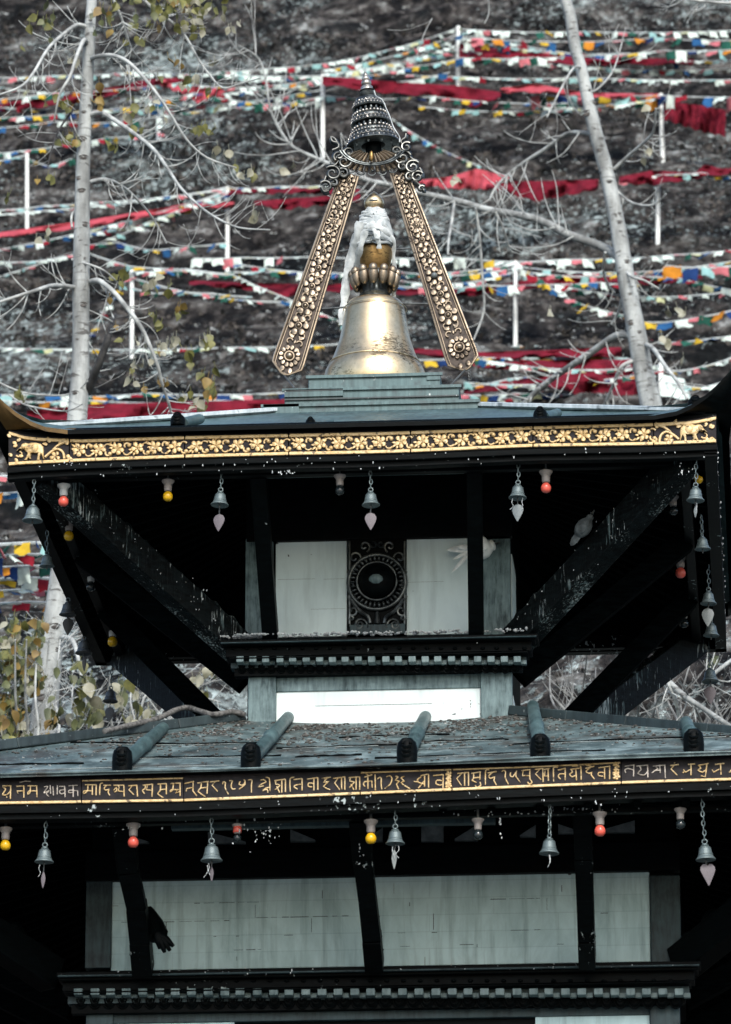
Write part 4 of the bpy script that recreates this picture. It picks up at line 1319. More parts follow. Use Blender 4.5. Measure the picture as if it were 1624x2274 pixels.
rib([(845, 488, -.12), (840, 512, -.13), (838, 530, -.14)], 5, YA - .01)
rib([(852, 500, -.1), (866, 520, -.06), (876, 540, -.03), (874, 560, .0), (876, 600, .04), (874, 660, .06)], 4.5, YA)
rib([(815, 500, -.13), (845, 505, -.14), (868, 522, -.08)], 6, YA - .01)

# A-shaped canopy frame -----------------------------------------------
YF = YA - .01
CF = empty('finial_canopy', (ax0.x, YF, pz(832)), 'bronze tiered parasol on two gilded flower straps arching over the finial', 'canopy')
def strap(top, bot, w0, w1, flowers, sun, edge_pts):
    (xt, yt), (xb, yb) = top, bot
    L = math.hypot(xb - xt, yb - yt); dx, dy = (xb - xt) / L, (yb - yt) / L
    nx_, ny_ = -dy, dx
    def mp(u, v, hh):
        return at(xt + dx * u + nx_ * v, yt + dy * u + ny_ * v, YF - hh)
    m = MB()
    poly = [(0, -w0), (L - w1 * 1.0, -w1), (L - w1 * .62, -w1 * .98), (L - 4, -w1 * .25), (L, 0), (L - 4, w1 * .25), (L - w1 * .62, w1 * .98), (L - w1 * 1.0, w1), (0, w0)]
    n = len(poly)
    vs = [mp(u, v, 0) for u, v in poly] + [mp(u, v, -.028) for u, v in poly]
    m.add(vs, [tuple(range(n)), tuple(range(2 * n - 1, n - 1, -1))] + [(i, (i + 1) % n, n + (i + 1) % n, n + i) for i in range(n)])
    o = m.build('strap', 'strap_ground', CF)
    r = MB()
    k = lambda d: [(0, -w0 + d)] + [(u, v) for u, v in [(L - w1 * 1.0, -w1 + d), (L - w1 * .62, -w1 * .98 + d), (L - 4, -w1 * .25), (L - d * .6, 0), (L - 4, w1 * .25), (L - w1 * .62, w1 * .98 - d), (L - w1 * 1.0, w1 - d)]] + [(0, w0 - d)]
    r.tube([mp(u, v, .004) for u, v in k(2.2)], 3.0 * SA, 7)
    r.tube([mp(u, v, .003) for u, v in k(7.5)], 1.2 * SA, 6)
    m2 = MB(); ju = L * .44; m2.tube([mp(ju, -lerp(w0, w1, .44), .006), mp(ju + 2, lerp(w0, w1, .44), .006)], 1.6 * SA, 6); m2.build('strap_joint', 'black', o)
    r.build('strap_border', 'gilt_strap', o, smooth=True)
    f = MB(); qq = random.Random(int(xt))
    def loc(px, py):
        return (px - xt) * dx + (py - yt) * dy, (px - xt) * nx_ + (py - yt) * ny_
    us = [loc(*p) for p in flowers] 
    wid = lambda u: lerp(w0, w1, u / L)
    for u, v in us:
        s = wid(u) * .60; v *= .5
        rot = qq.uniform(0, 1)
        for k_ in range(6):
            a = rot + k_ * math.pi / 3
            f.pillow(petal(u, v, s * .80, s * .76, a, 10, -.2, s * .42), mp, .015, 1.5)
        f.torus(mp(u, v, .011), s * .36 * SA, .0028, mp(1, 0, 0) - mp(0, 0, 0), mp(0, 1, 0) - mp(0, 0, 0), 12, 5)
        f.ball(mp(u, v, .008), s * .22 * SA, 8, 6)
    us2 = [0] + [u for u, _ in us] + [loc(*sun)[0]]
    for a, b in zip(us2[:-1], us2[1:]):              # leaf scrolls between the flowers
        mid = (a + b) / 2; w = wid(mid); g_ = (b - a)
        if g_ < 14: continue
        for sg in (-1, 1):
            curl(f, mp, mid + g_ * .06, sg * w * .36, w * .24, 1.2 * sg + 3, -2.4 * sg + 3, 2.2, 1.6, 9, .006)
            f.pillow(petal(mid - g_ * .10, sg * w * .14, w * .42, w * .26, sg * 1.9 + (0 if sg > 0 else 0), 8, .3), mp, .010, .9)
            if g_ > 45:
                curl(f, mp, mid - g_ * .22, sg * w * .34, w * .22, -1 * sg, 3.4 * sg, 2.2, 1.5, 9, .006)
                f.pillow(petal(mid + g_ * .2, sg * w * .2, w * .4, w * .24, sg * .8, 8, .3), mp, .010, .9)
        f.pillow(petal(mid - 3, 0, 9, 5, 0, 8), mp, .009, .8)
    u, v = loc(*sun); v *= .4; s = w1 * .78
    for k_ in range(12):
        f.pillow(petal(u, v, s * .42, s * .36, k_ * math.pi / 6, 9, -.2, s * .48), mp, .013, 1.1)
    f.torus(mp(u, v, .012), s * .38 * SA, .005, mp(1, 0, 0) - mp(0, 0, 0), mp(0, 1, 0) - mp(0, 0, 0), 18, 6)
    f.ball(mp(u, v, .006), s * .30 * SA, 12, 8)
    for sg in (-1, 1):
        f.pillow(petal(L - w1 * .55, sg * w1 * .2, w1 * .4, w1 * .3, sg * .3, 8, .3), mp, .010, .9)
    f.build('flower_relief', 'gilt_strap', o, smooth=True)
    return o
strap((777, 385), (631, 833), 22, 36,
      [c3(620, 820), c3(578, 915), c3(545, 1015), c3(505, 1112), c4(500, 40), c4(460, 145), c4(425, 250), c4(390, 370), c4(340, 500), c4(290, 640), c4(240, 785)], c4(176, 1008), None)
strap((884, 378), (1036, 822), 20, 37,
      [c3(995, 830), c3(1035, 935), c3(1070, 1040), c3(1105, 1145), c4(1105, 60), c4(1150, 165), c4(1190, 280), c4(1240, 425), c4(1285, 560), c4(1345, 710)], c4(1428, 945), None)
m = MB(); m.ball(at(*c4(1238, 425), YF - .02), .016, 10, 7); m.build('blue_stud', 'clapper_grey', CF, smooth=True)
m = MB()
for a, b in (((400, 670), (640, 655)), ((945, 628), (1215, 633)), ((515, 255), (700, 232)), ((905, 235), (1085, 230))):
    m.tube([at(*c4(*a), YF + .02), at(*c4(*b), YF + .0)], .0055, 6)
m.build('tie_rod', 'iron_dark', CF)
m = MB()
m.tube([at(*c4(145, 1150), YF), at(*c4(222, 1245), YF - .12)], .005, 6); m.tube([at(*c4(1468, 1105), YF), at(*c4(1340, 1240), YF - .12)], .005, 6)
for k in range(4): m.torus(at(*c4(1492 + k * 2, 1112 + k * 22), YF), .007, .0025, (1, 0, 0), (0, 0, 1), 10, 5)
m.build('stay_wire', 'iron_dark', CF)
# parasol tiers on a slightly leaning axis
A0, A1 = at(*c3(735, 30), YF), at(*c3(795, 575), YF)
axd = (A0 - A1).normalized()
rx = Vector((1, 0, 0)); rx = (rx - axd * rx.dot(axd)).normalized(); ry = axd.cross(rx)
AXM = Matrix((rx, ry, axd)).transposed()
LA = (A0 - A1).length
def da(cy): return LA * (575 - cy) / 545          # height along the axis from crop rows
K3 = .4064 / 1.33 * SA
def tier(name, prof, mt, n=40):
    m = MB(); m.lathe(A1, [(r * K3, da(y)) for r, y in prof], n, axis=AXM); return m.build(name, mt, CF, smooth=True)
tier('spire_tip', [(46, 165), (44, 140), (30, 128), (38, 118), (36, 100), (24, 92), (30, 84), (28, 72), (17, 64), (20, 58), (16, 44), (6, 30), (2, 16), (0, 12)], 'bronze_light', 24)
tier('spire_cup', [(40, 222), (56, 205), (62, 186), (50, 176), (58, 166), (40, 160)], 'bronze', 24)
T1 = tier('parasol_tier', [(108, 300), (124, 300), (127, 293), (120, 288), (114, 268), (108, 262), (109, 252), (98, 240), (94, 230), (60, 222), (30, 218)], 'bronze')
T2 = tier('parasol_tier', [(126, 416), (146, 414), (149, 406), (141, 400), (138, 384), (130, 378), (132, 364), (124, 356), (126, 346), (118, 338), (90, 334)], 'bronze')
T3 = tier('parasol_tier', [(184, 566), (200, 562), (197, 552), (184, 540), (178, 522), (168, 516), (168, 502), (158, 494), (160, 480), (148, 464), (110, 456)], 'bronze')
tier('tier_recess', [(112, 346), (102, 338), (100, 300), (90, 290)], 'black', 30)
tier('tier_recess', [(136, 466), (124, 456), (122, 412), (110, 404)], 'black', 30)
tier('canopy_lining', [(182, 562), (150, 558), (110, 560), (60, 575), (60, 640)], 'black', 30)
def ringof(parent, r, y, n, kind, s, mt, name):
    m = MB()
    for k in range(n):
        a = 2 * math.pi * (k + .5) / n
        d = rx * math.cos(a) + ry * math.sin(a); e = -rx * math.sin(a) + ry * math.cos(a)
        c = A1 + axd * da(y) + d * (r * K3)
        if kind == 'bead': m.ell(c, d * s * K3, e * s * K3, axd * s * K3, 7, 5)
        elif kind == 'loop': m.tube([c + e * (math.cos(t) * s * 1.05 * K3) - axd * (math.sin(t) * s * .95 * K3) for t in np.linspace(-.2, math.pi + .2, 7)], 3.2 * K3, 5)
        elif kind == 'drop': m.ell(c, d * s * .4 * K3, e * s * .55 * K3, axd * s * 1.2 * K3, 7, 5)
    m.build(name, mt, parent, smooth=True)
ringof(T1, 112, 258, 26, 'loop', 12, 'bronze_light', 'loop_band'); ringof(T1, 121, 284, 30, 'bead', 7, 'bronze_light', 'bead_band'); ringof(T1, 104, 318, 16, 'drop', 17, 'bronze', 'drop_band')
ringof(T2, 124, 346, 28, 'bead', 12, 'bronze_light', 'bead_band'); ringof(T2, 138, 372, 28, 'loop', 15, 'bronze_light', 'loop_band'); ringof(T2, 145, 396, 30, 'loop', 14, 'bronze_light', 'loop_band'); ringof(T2, 126, 434, 18, 'drop', 18, 'bronze', 'drop_band')
ringof(T3, 146, 456, 26, 'bead', 12, 'bronze_light', 'bead_band'); ringof(T3, 166, 488, 40, 'bead', 7, 'bronze_light', 'bead_band'); ringof(T3, 178, 512, 32, 'loop', 16, 'bronze_light', 'loop_band'); ringof(T3, 192, 544, 30, 'loop', 18, 'bronze_light', 'loop_band')
ringof(T3, 150, 572, 9, 'drop', 14, 'clapper_grey', 'hanging_drop')
# pleated valances under the parasol
def pleats(cx, cy, r0, r1, a0, a1, n, mt, name, yd):
    m = MB()
    for k in range(n):
        a = lerp(a0, a1, (k + .5) / n)
        p0 = at(*c3(cx + math.cos(a) * r0, cy + math.sin(a) * r0 * .62), YF - yd); p1 = at(*c3(cx + math.cos(a) * r1, cy + math.sin(a) * r1 * .62), YF - yd + .01)
        m.tube([p0, p0.lerp(p1, .5), p1], [r1 * (a1 - a0) / n * .40 * K3 * (r0 / r1), r1 * (a1 - a0) / n * .45 * K3, r1 * (a1 - a0) / n * .52 * K3], 8, .8)
    return m.build(name, mt, CF, smooth=True)
pleats(785, 560, 100, 205, .55, math.pi - .55, 13, 'gilt_strap', 'pleated_valance', .05)
pleats(785, 540, 245, 350, .62, math.pi - .62, 15, 'gilt_strap', 'pleated_valance', .02)
m = MB()
for r_, yy, w in ((222, 560, 9), (245, 555, 7)):
    m.tube([at(*c3(785 + math.cos(a) * r_, yy + math.sin(a) * r_ * .62), YF - .05) for a in np.linspace(.3, math.pi - .3, 20)], w * K3, 7)
for k in range(9):
    a = lerp(.7, math.pi - .7, k / 8)
    c = at(*c3(785 + math.cos(a) * 362, 545 + math.sin(a) * 362 * .62), YF - .02)
    m.tube([c + Vector((math.cos(t) * 26 * K3, 0, -math.sin(t) * 14 * K3)) for t in np.linspace(-.4, math.pi + .4, 8)], 6 * K3, 6)
m.ball(at(*c3(790, 750), YF - .03), 12 * K3, 8, 6)
m.build('valance_band', 'bronze', CF, smooth=True)
m = MB(); m.ell(at(*c3(780, 640), YF - .07), (18 * K3, 0, 0), (0, .01, 0), (0, 0, 44 * K3), 10, 8); m.build('valance_tongue', 'gilt_dark', CF, smooth=True)
# curling cloud scrolls at both sides
def scroll(cx, cy, r, a0, turns, sx, yd=0.0):
    pts = []
    for k in range(26):
        t = k / 25; a = a0 + turns * 2 * math.pi * t * sx; q_ = r * (1 - .78 * t)
        pts.append((cx + math.cos(a) * q_, cy + math.sin(a) * q_ * .9))
    return pts
def scrolls(name, lst, links):
    m = MB(); e = MB()
    for (cx, cy, r, a0, tn, sx) in lst:
        pp_ = scroll(cx, cy, r, a0, tn, sx)
        m.tube([at(*c3(*p), YF - .012 - .02 * i / 25) for i, p in enumerate(pp_)], [lerp(22, 13, i / 25) * K3 for i in range(26)], 8, .8)
        e.tube([at(*c3(cx + (x - cx) * 1.02, cy + (y - cy) * 1.02), YF - .040 - .02 * i / 25) for i, (x, y) in enumerate(pp_)], [lerp(7, 5, i / 25) * K3 for i in range(26)], 6)
    for L_ in links:
        P = smooth_path([at(*c3(*p), YF) for p in L_], 4)
        m.tube(P, [20 * K3] * len(P), 8, .8)
        e.tube([p + Vector((0, -.030, 0)) for p in P], [6 * K3] * len(P), 6)
    o = m.build(name, 'bronze', CF, smooth=True)
    e.build('scroll_rib', 'bronze_mid', o, smooth=True)
scrolls('cloud_scroll', [(545, 640, 40, 2.2, 1.2, 1), (585, 680, 66, 3.6, 1.4, 1), (500, 765, 62, 3.9, 1.4, 1), (575, 765, 42, 4.2, 1.2, 1), (450, 860, 46, 3.8, 1.3, 1), (505, 835, 34, 4.0, 1.2, 1), (620, 610, 36, 3, 1.2, 1)],
        [[(490, 512), (500, 545), (540, 560), (545, 590), (500, 610)], [(545, 690), (520, 720), (470, 735)], [(455, 800), (440, 840), (415, 860)], [(420, 870), (440, 910), (475, 905)], [(495, 515), (520, 530), (545, 570)]])
scrolls('cloud_scroll', [(1035, 575, 42, -.9, 1.2, -1), (1005, 655, 66, -.4, 1.4, -1), (1080, 720, 56, -.7, 1.4, -1), (1010, 715, 40, -1, 1.2, -1), (1115, 790, 48, -.6, 1.3, -1), (1060, 790, 36, -.8, 1.2, -1), (1145, 875, 24, -.6, 1.1, -1), (960, 600, 34, 0, 1.2, -1)],
        [[(1035, 492), (1030, 520), (1000, 545), (1010, 575)], [(1060, 640), (1075, 670), (1120, 690)], [(1135, 740), (1150, 770), (1150, 800)], [(1090, 830), (1120, 850), (1160, 890), (1165, 905)]])
# khata along the parasol
m = MB(); P = smooth_path([at(*c3(x, y), YF - .1) for x, y in ((800, 165), (815, 205), (860, 235), (895, 310), (920, 370), (945, 440), (985, 500), (985, 540))], 4)
m.tube(P, [8 * K3 * (1 + .3 * math.sin(i)) for i in range(len(P))], 7, .6)
tag(m.build('scarf', 'cloth', smooth=True), 'thin pale scarf trailing down one side of the bronze tiered parasol', 'scarf')

# ------------------------------------------------------------------ bells
def mesh_of(mb, name, mt):
    o = mb.build(name, mt, base=(0, 0, 0), smooth=True); me = o.data
    COL.objects.unlink(o); bpy.data.objects.remove(o); WL.pop(name, None)
    return me
b = MB()   # unit bell: mouth radius 1, mouth at z=0, crown at z=1.75
b.lathe((0, 0, 0), [(.80, .10), (.93, -.02), (1.0, 0.0), (1.0, .07), (.86, .2), (.74, .42), (.66, .8), (.60, 1.12), (.50, 1.3), (.34, 1.36), (.40, 1.42), (.36, 1.5), (.22, 1.54), (.2, 1.64), (0, 1.66)], 26)
b.torus((0, 0, .5), .73, .035, (1, 0, 0), (0, 1, 0), 26, 6); b.torus((0, 0, 1.2), .57, .04, (1, 0, 0), (0, 1, 0), 26, 6)
BELL = mesh_of(b, 'bell_body', 'iron')
BELLD = BELL.copy(); BELLD.materials[0] = M['iron_dark']
b = MB(); b.torus((0, 0, 1.84), .24, .065, (1, 0, 0), (0, 0, 1), 16, 7); BRING = mesh_of(b, 'suspension_ring', 'iron')
b = MB(); b.tube([(0, 0, .6), (.02, 0, -.25), (0, 0, -.5)], .055, 6); b.ball((0, 0, -.2), .14, 8, 6); BCL = mesh_of(b, 'clapper', 'iron_dark')
def leafmesh(kind, mt):
    m = MB()
    if kind == 'leaf': pts = [(0, 1), (.10, .97), (.42, .82), (.60, .52), (.62, .30), (.50, -.1), (.28, -.55), (.08, -.9), (0, -1)]
    elif kind == 'heart': pts = [(0, .80), (.16, .98), (.42, .96), (.64, .70), (.66, .42), (.5, 0), (.26, -.5), (.07, -.9), (0, -1)]
    else: pts = [(0, 1), (.08, .9), (.2, .5), (.26, .1), (.18, -.4), (.08, -.8), (0, -1)]
    poly = pts + [(-x, y) for x, y in pts[-2:0:-1]]
    n = len(poly); vs = []
    for yy, f in ((-.05, 1), (.05, 1)):
        for x, z in poly: vs.append((x, yy + .12 * abs(x) + .05 * z * z, z))
    vs += [(0, -.07, .2), (0, .07, .2)]
    m.add(vs, [(i, (i + 1) % n, 2 * n) for i in range(n)] + [(n + (i + 1) % n, n + i, 2 * n + 1) for i in range(n)] + [(i, n + i, n + (i + 1) % n, (i + 1) % n) for i in range(n)])
    return mesh_of(m, 'tin_leaf', mt)
LF = {('leaf', 'p'): leafmesh('leaf', 'clapper'), ('leaf', 'g'): leafmesh('leaf', 'clapper_grey'), ('leaf', 'd'): leafmesh('leaf', 'clapper_dark'),
      ('heart', 'p'): leafmesh('heart', 'clapper'), ('slim', 'g'): leafmesh('slim', 'clapper_grey'), ('slim', 'p'): leafmesh('slim', 'clapper'), ('slim', 'd'): leafmesh('slim', 'clapper_dark')}
def link(name, me, parent, loc=(0, 0, 0), sc=1.0, rz=0.0, mat=None):
    o = bpy.data.objects.new(name, me); COL.objects.link(o); o.parent = parent
    o.location = loc; o.scale = (sc, sc, sc) if not hasattr(sc, '__len__') else sc; o.rotation_euler = (0, 0, rz)
    return o
def bell(px, yhook, ymouth, rpx, label, Y, leaf=None, dark=False, rag=False, chain='links'):
    s = mpp(Y); R = rpx * s
    p = at(px, ymouth, Y)
    t = empty('hanging_bell', p, label, 'bell', 'bells hung along the temple eaves')
    link('bell_body', BELLD if dark else BELL, t, sc=R)
    link('suspension_ring', BRING, t, sc=R); link('clapper', BCL, t, sc=R)
    ztop = at(px, yhook, Y).z; z0 = p.z + R * 2.02
    c = MB()
    if ztop - z0 > .005:
        n = max(1, int((ztop - z0) / .022))
        for k in range(n):
            zc = lerp(z0, ztop, (k + .5) / n); hh = (ztop - z0) / n * .62
            v = (k % 2)
            e = Vector((1, 0, 0)) if v else Vector((0, 1, 0))
            cc = Vector((p.x + .002 * math.sin(k * 2), p.y, zc))
            c.tube([cc + e * math.cos(a) * .0075 + Vector((0, 0, math.sin(a) * hh)) for a in np.linspace(0, 2 * math.pi, 11)], .0026, 5, cap=False)
        c.build('chain', 'iron', t, smooth=True)
    if leaf:
        kind, mt, lx, l0, l1 = leaf
        hgt = (l1 - l0) / 2 * s * 1.03
        lp = at(lx, (l0 + l1) / 2, Y) - p
        link('tin_leaf', LF[(kind, mt)], t, lp, hgt, random.Random(int(px)).uniform(-.25, .25))
        c = MB(); c.tube([p + Vector((0, 0, -R * .4)), p + lp + Vector((0, 0, hgt * .98))], .0028, 5); c.build('leaf_wire', 'iron_dark', t)
    if rag:
        c = MB(); q_ = random.Random(int(px * 3))
        for k in range(rag if isinstance(rag, int) else 2):
            a = p + Vector((q_.uniform(-.6, .6) * R, -R * .3, -R * q_.uniform(.1, .6)))
            P_ = smooth_path([a, a + Vector((q_.uniform(-.006, .006), 0, -.02)), a + Vector((q_.uniform(-.012, .01), 0, -.038)), a + Vector((q_.uniform(-.022, .018), 0, -.058))], 4); c.tube(P_, [.004 - .0024 * i / len(P_) + .0012 * math.sin(i * 1.9) for i in range(len(P_))], 6, .5)
        c.build('cobweb_rag', 'dropping', t, smooth=True)
    rr_ = random.Random(int(px * 7 + yhook)); t.rotation_euler = (rr_.uniform(-.05, .05), rr_.uniform(-.05, .05), rr_.uniform(0, 6) if not leaf else 0)
    return t
def Yz(px, py, z): return atz(px, py, z).y
U = 'of the upper eave'
bell(488, 1042, 1122, 20, "grey bell with pink leaf on the upper eave front, right of the yellow bulb", .06, ('leaf', 'p', 488, 1141, 1181))
bell(824, 1036, 1122, 20, "bell with pink leaf hanging in front of the carved sun window", .06, ('leaf', 'p', 823, 1138, 1178))
bell(1150, 1018, 1106, 20, "grey bell with broad grey leaf on the upper eave front, beside the red bulb", .06, ('leaf', 'g', 1151, 1119, 1159), rag=2)
bell(72, 1065, 1157, 23, 'large grey bell at the left front corner of the upper eave', .03, None)
bell(1545, 1010, 1112, 20, 'grey bell at the right front corner of the upper eave, before a yellow bulb', .06, ('slim', 'g', 1546, 1122, 1150), rag=1)
bell(104, 1180, 1258, 17, 'half hidden bell second from the front on the left side of the upper eave', .75, None)
bell(150, 1335, 1366, 19, "dark bell with broad black leaf, silhouetted midway along the upper eave's left side", 2.05, ('leaf', 'd', 152, 1372, 1411), True)
bell(186, 1425, 1451, 19, "dark bell with narrow black leaf, fourth from the front on the upper eave's left side", 2.9, ('slim', 'd', 187, 1455, 1492), True)
bell(245, 1478, 1558, 17, "dark bell with black leaf on a chain at the upper eave's left rear corner", W - .08, ('leaf', 'd', 244, 1570, 1604), True)
bell(1561, 1145, 1220, 18, 'second bell from the front on the right side of the upper eave', .72, None)
bell(1574, 1255, 1341, 18, "bell with broad grey leaf, third from the front on the upper eave's right side", 1.75, ('leaf', 'g', 1573, 1350, 1392))
bell(1580, 1355, 1412, 18, "bell half behind a grey leaf, fourth from the front on the upper eave's right", 2.5, None)
bell(1578, 1425, 1514, 19, "bell with dim leaf on a chain at the upper eave's right rear corner", W - .08, ('leaf', 'p', 1577, 1524, 1565))
YB2 = YE2 + .05
bell(98, 1805, 1915, 21, 'bell with pink leaf on the lower eave, below the faded start of the inscription', YB2, ('slim', 'p', 97, 1936, 1972), rag=1)
bell(470, 1795, 1912, 24, 'bell with a ragged rim on the lower eave, beside the cobwebbed red lamp socket', YB2, ('slim', 'p', 470, 1925, 1958), rag=2)
bell(878, 1790, 1874, 21, "bell with a twisted slim leaf at the middle of the lower eave", YB2, ('slim', 'g', 876, 1886, 1930), rag=2)
bell(1220, 1765, 1896, 22, "leafless bell on a long wire loop under the lower eave, beside a red bulb", YB2, None, rag=1)
bell(1568, 1750, 1910, 22, 'bell with a pink heart leaf on the lower eave near the right edge', YB2, ('heart', 'p', 1572, 1919, 1967))

# ------------------------------------------------------------------ bulbs
b = MB(); b.lathe((0, 0, 0), [(.2, -1.15), (.62, -1.05), (.95, -.7), (1.05, -.2), (1.0, .2), (.78, .62), (.5, .9), (.42, 1.05), (.42, 1.2)], 18)
BULB = {}
for c_ in ('yellow', 'red', 'clear'):
    b2 = MB(); b2.v, b2.f, b2.mi = list(b.v), list(b.f), list(b.mi)
    BULB[c_] = mesh_of(b2, 'bulb', 'bulb_' + c_)
HOLD = {}
for mt in ('porcelain', 'porcelain_w'):
    b = MB(); b.lathe((0, 0, 0), [(.62, 1.0), (.74, 1.02), (.82, 1.3), (.84, 2.0), (.80, 2.35), (.86, 2.5), (1.25, 3.0), (1.36, 3.15), (1.36, 3.38), (1.2, 3.45), (0, 3.45)], 18)
    b.torus((0, 0, 2.42), .84, .07, (1, 0, 0), (0, 1, 0), 18, 6)
    HOLD[mt] = mesh_of(b, 'lamp_holder', mt)
b = MB(); b.lathe((0, 0, 0), [(.50, .82), (.56, .9), (.52, .98), (.58, 1.06), (.5, 1.1)], 14); COLLAR = mesh_of(b, 'screw_collar', 'iron_dark')
def bulb(px, py, r, col, label, Y, white=False, tilt=(0, 0), top=None):
    p = at(px, py, Y); R = r * mpp(Y)
    t = empty('light_bulb', p, label, 'light bulb', 'light bulbs in porcelain holders under the eaves')
    link('bulb', BULB[col], t, sc=R)
    link('lamp_holder', HOLD['porcelain_w' if white else 'porcelain'], t, sc=R); link('screw_collar', COLLAR, t, sc=R)
    t.rotation_euler = (tilt[0], tilt[1], 0)
    if top is not None:
        zt = at(px, top, Y).z
        if zt > p.z + 3.4 * R:
            c = MB(); c.tube([p + Vector((0, 0, 3.4 * R)), Vector((p.x, p.y, zt))], R * .3, 6); c.build('mounting_stem', 'iron_dark', t)
bulb(373, 1101, 10.5, 'yellow', 'yellow bulb in a pale holder under the front of the upper eave, left part', .14, top=1050)
bulb(755, 1088, 10, 'clear', 'clear unlit bulb in a pale holder above the left upper wall panel', .14, top=1040)
bulb(1213, 1082, 11, 'red', "red bulb in a pale holder on the upper eave front, right of a bell", .14, top=1030)
bulb(141, 1112, 11, 'red', 'red bulb near the left front corner of the upper eave', .13, True)
bulb(153, 1189, 10.5, 'yellow', 'yellow bulb second from the front on the left side of the upper eave', atz(153, 1160, ZB).y)
bulb(202, 1302, 10, 'clear', 'clear bulb in a white holder midway along the left side of the upper eave', atz(202, 1272, ZB).y, True)
bulb(250, 1424, 10.5, 'yellow', "yellow bulb in a white holder towards the back of the upper eave's left side", atz(250, 1392, ZB).y, True)
bulb(288, 1487, 9, 'red', 'dark red bulb hanging below the left rear corner of the upper eave', W - .12)
bulb(1551, 1064, 9, 'yellow', 'yellow bulb half behind the bell at the right front corner of the upper eave', .32, True, (0, -.9))
bulb(1496, 1133, 9.5, 'clear', 'dim clear bulb second from the front on the right side of the upper eave', atz(1496, 1102, ZB).y)
bulb(1512, 1271, 11, 'red', 'red bulb midway along the right side of the upper eave', atz(1512, 1240, ZB).y)
bulb(1519, 1383, 10, 'clear', "clear bulb in a pale holder towards the back of the upper eave's right side", atz(1519, 1352, ZB).y, True)
bulb(12, 1876, 11, 'yellow', 'yellow bulb under the lower eave at the left edge', YE2 + .12, top=1800)
bulb(296, 1869, 11.5, 'red', 'red bulb in a tall pale holder under the lower eave, left of centre', YE2 + .12, top=1800)
bulb(527, 1860, 8.5, 'clear', 'small bulb in a red collared socket among cobwebs under the lower eave', YE2 + .12, top=1800)
bulb(824, 1861, 11.5, 'yellow', 'yellow bulb under the middle of the lower eave beside a bell', YE2 + .12, top=1800)
bulb(1062, 1853, 10, 'clear', 'clear bulb in a pale holder under the lower eave, between two bells', YE2 + .12, top=1790)
bulb(1333, 1844, 11.5, 'red', 'red bulb under the lower eave, right of the bell on a wire loop', YE2 + .12, top=1785)
bulb(1512, 1830, 10, 'clear', 'clear bulb in a pale holder under the lower eave, next to the heart leaf bell', YE2 + .12, top=1775)
for o in [o for o in bpy.data.objects if o.name.startswith('light_bulb') and 'red collared' in o.get('label', '')]:
    m = MB(); p = Vector(o.location); m.lathe(p, [(.017, .022), (.02, .026), (.02, .05), (.017, .054)], 14); WL[o.name] = p; m.build('red_collar', 'bulb_red', o, smooth=True)

# ------------------------------------------------------------------ cobwebs and droppings
q = random.Random(12)
m = MB()
def flake(p, r, q):
    r *= .72; m.ell(p, (r * q.uniform(.5, 1.4), 0, r * q.uniform(-.4, .4)), (0, r * .4, 0), (r * q.uniform(-.3, .3), 0, r * q.uniform(.6, 2.2)), 6, 4)
for _ in range(60):
    x = q.uniform(40, 1580); flake(at(x, ubot(x) + q.choice((6, 16, 20, 32)) + q.uniform(-2, 3), -.016), q.uniform(.0015, .005), q)
for cx, cy, n, sx, sy, Y in ((640, 1050, 18, 20, 6, .0), (560, 1860, 26, 34, 26, YE2 + .1), (595, 1845, 20, 24, 18, YE2 + .1), (1320, 1800, 30, 110, 8, YE2 + .14), (1130, 1806, 26, 120, 6, YE2 + .14), (480, 1818, 14, 140, 6, YE2 + .1),
                             (1112, 1835, 12, 4, 22, YE2 + .1), (1110, 1772, 5, 4, 8, YE2 - .03), (1322, 1782, 6, 10, 6, YE2 - .02), (800, 1900, 14, 8, 30, YE2 + .28), (1520, 1045, 14, 16, 12, .05), (160, 1030, 10, 30, 4, -.016), (300, 1835, 16, 60, 10, YE2 + .1), (1060, 1230, 26, 1.5, 140, YW - .14)):
    for _ in range(int(n * .7)):
        flake(at(cx + q.gauss(0, .6) * sx, cy + q.gauss(0, .6) * sy, Y), q.uniform(.002, .006), q)
for sx in (-1, 1):                                   # streaks on the corner struts
    a = Vector((XC + sx * (HW + .01), YW + .0, zc0 + .06)); b = Vector((XC + sx * (HX - .16), .16, ZB + .09))
    for _ in range(75):
        t = q.uniform(.02, .9)
        flake(a.lerp(b, t) + Vector((q.uniform(-.05, .05), -.07 + q.uniform(-.02, .0), q.uniform(-.13, .04))), q.uniform(.0012, .0042), q)
for _ in range(40):
    x = q.uniform(0, 1624); flake(at(x, lbot(x) + q.choice((6, 14, 22, 30)) + q.uniform(-3, 3), YE2 - .024), q.uniform(.0015, .005), q)
for _ in range(60):
    t = q.uniform(0, 1); flake(at(1592 + 22 * t + q.uniform(-4, 4), 1000 + 420 * t, lerp(-.01, W, t) - .01), q.uniform(.002, .006), q)
for _ in range(46):
    x = q.uniform(250, 1500); flake(at(x, 2146 - (x - 841) * .018 + q.uniform(-2, 14), YW2 - .196), q.uniform(.0015, .005), q)
tag(m.build('eave_droppings', 'dropping'), 'white droppings and cobweb flecks stuck along the black eave timbers', kind='stuff')

# fallen rope on the lower roof
m = MB()
P = smooth_path([roof2(*proj_roof(x, y)[2:4]) + Vector((0, 0, .055)) for x, y in ((232, 1648), (300, 1632), (350, 1620), (410, 1604), (470, 1610), (515, 1604))] + [at(545, 1588, YW - .06)], 5)
m.tube(P, [.014 * (1 + .08 * math.sin(i * 2.1)) for i in range(len(P))], 10)
tag(m.build('rope', 'cable', smooth=True), 'thick grey rope lying bent along the left end of the lower roof', 'rope')

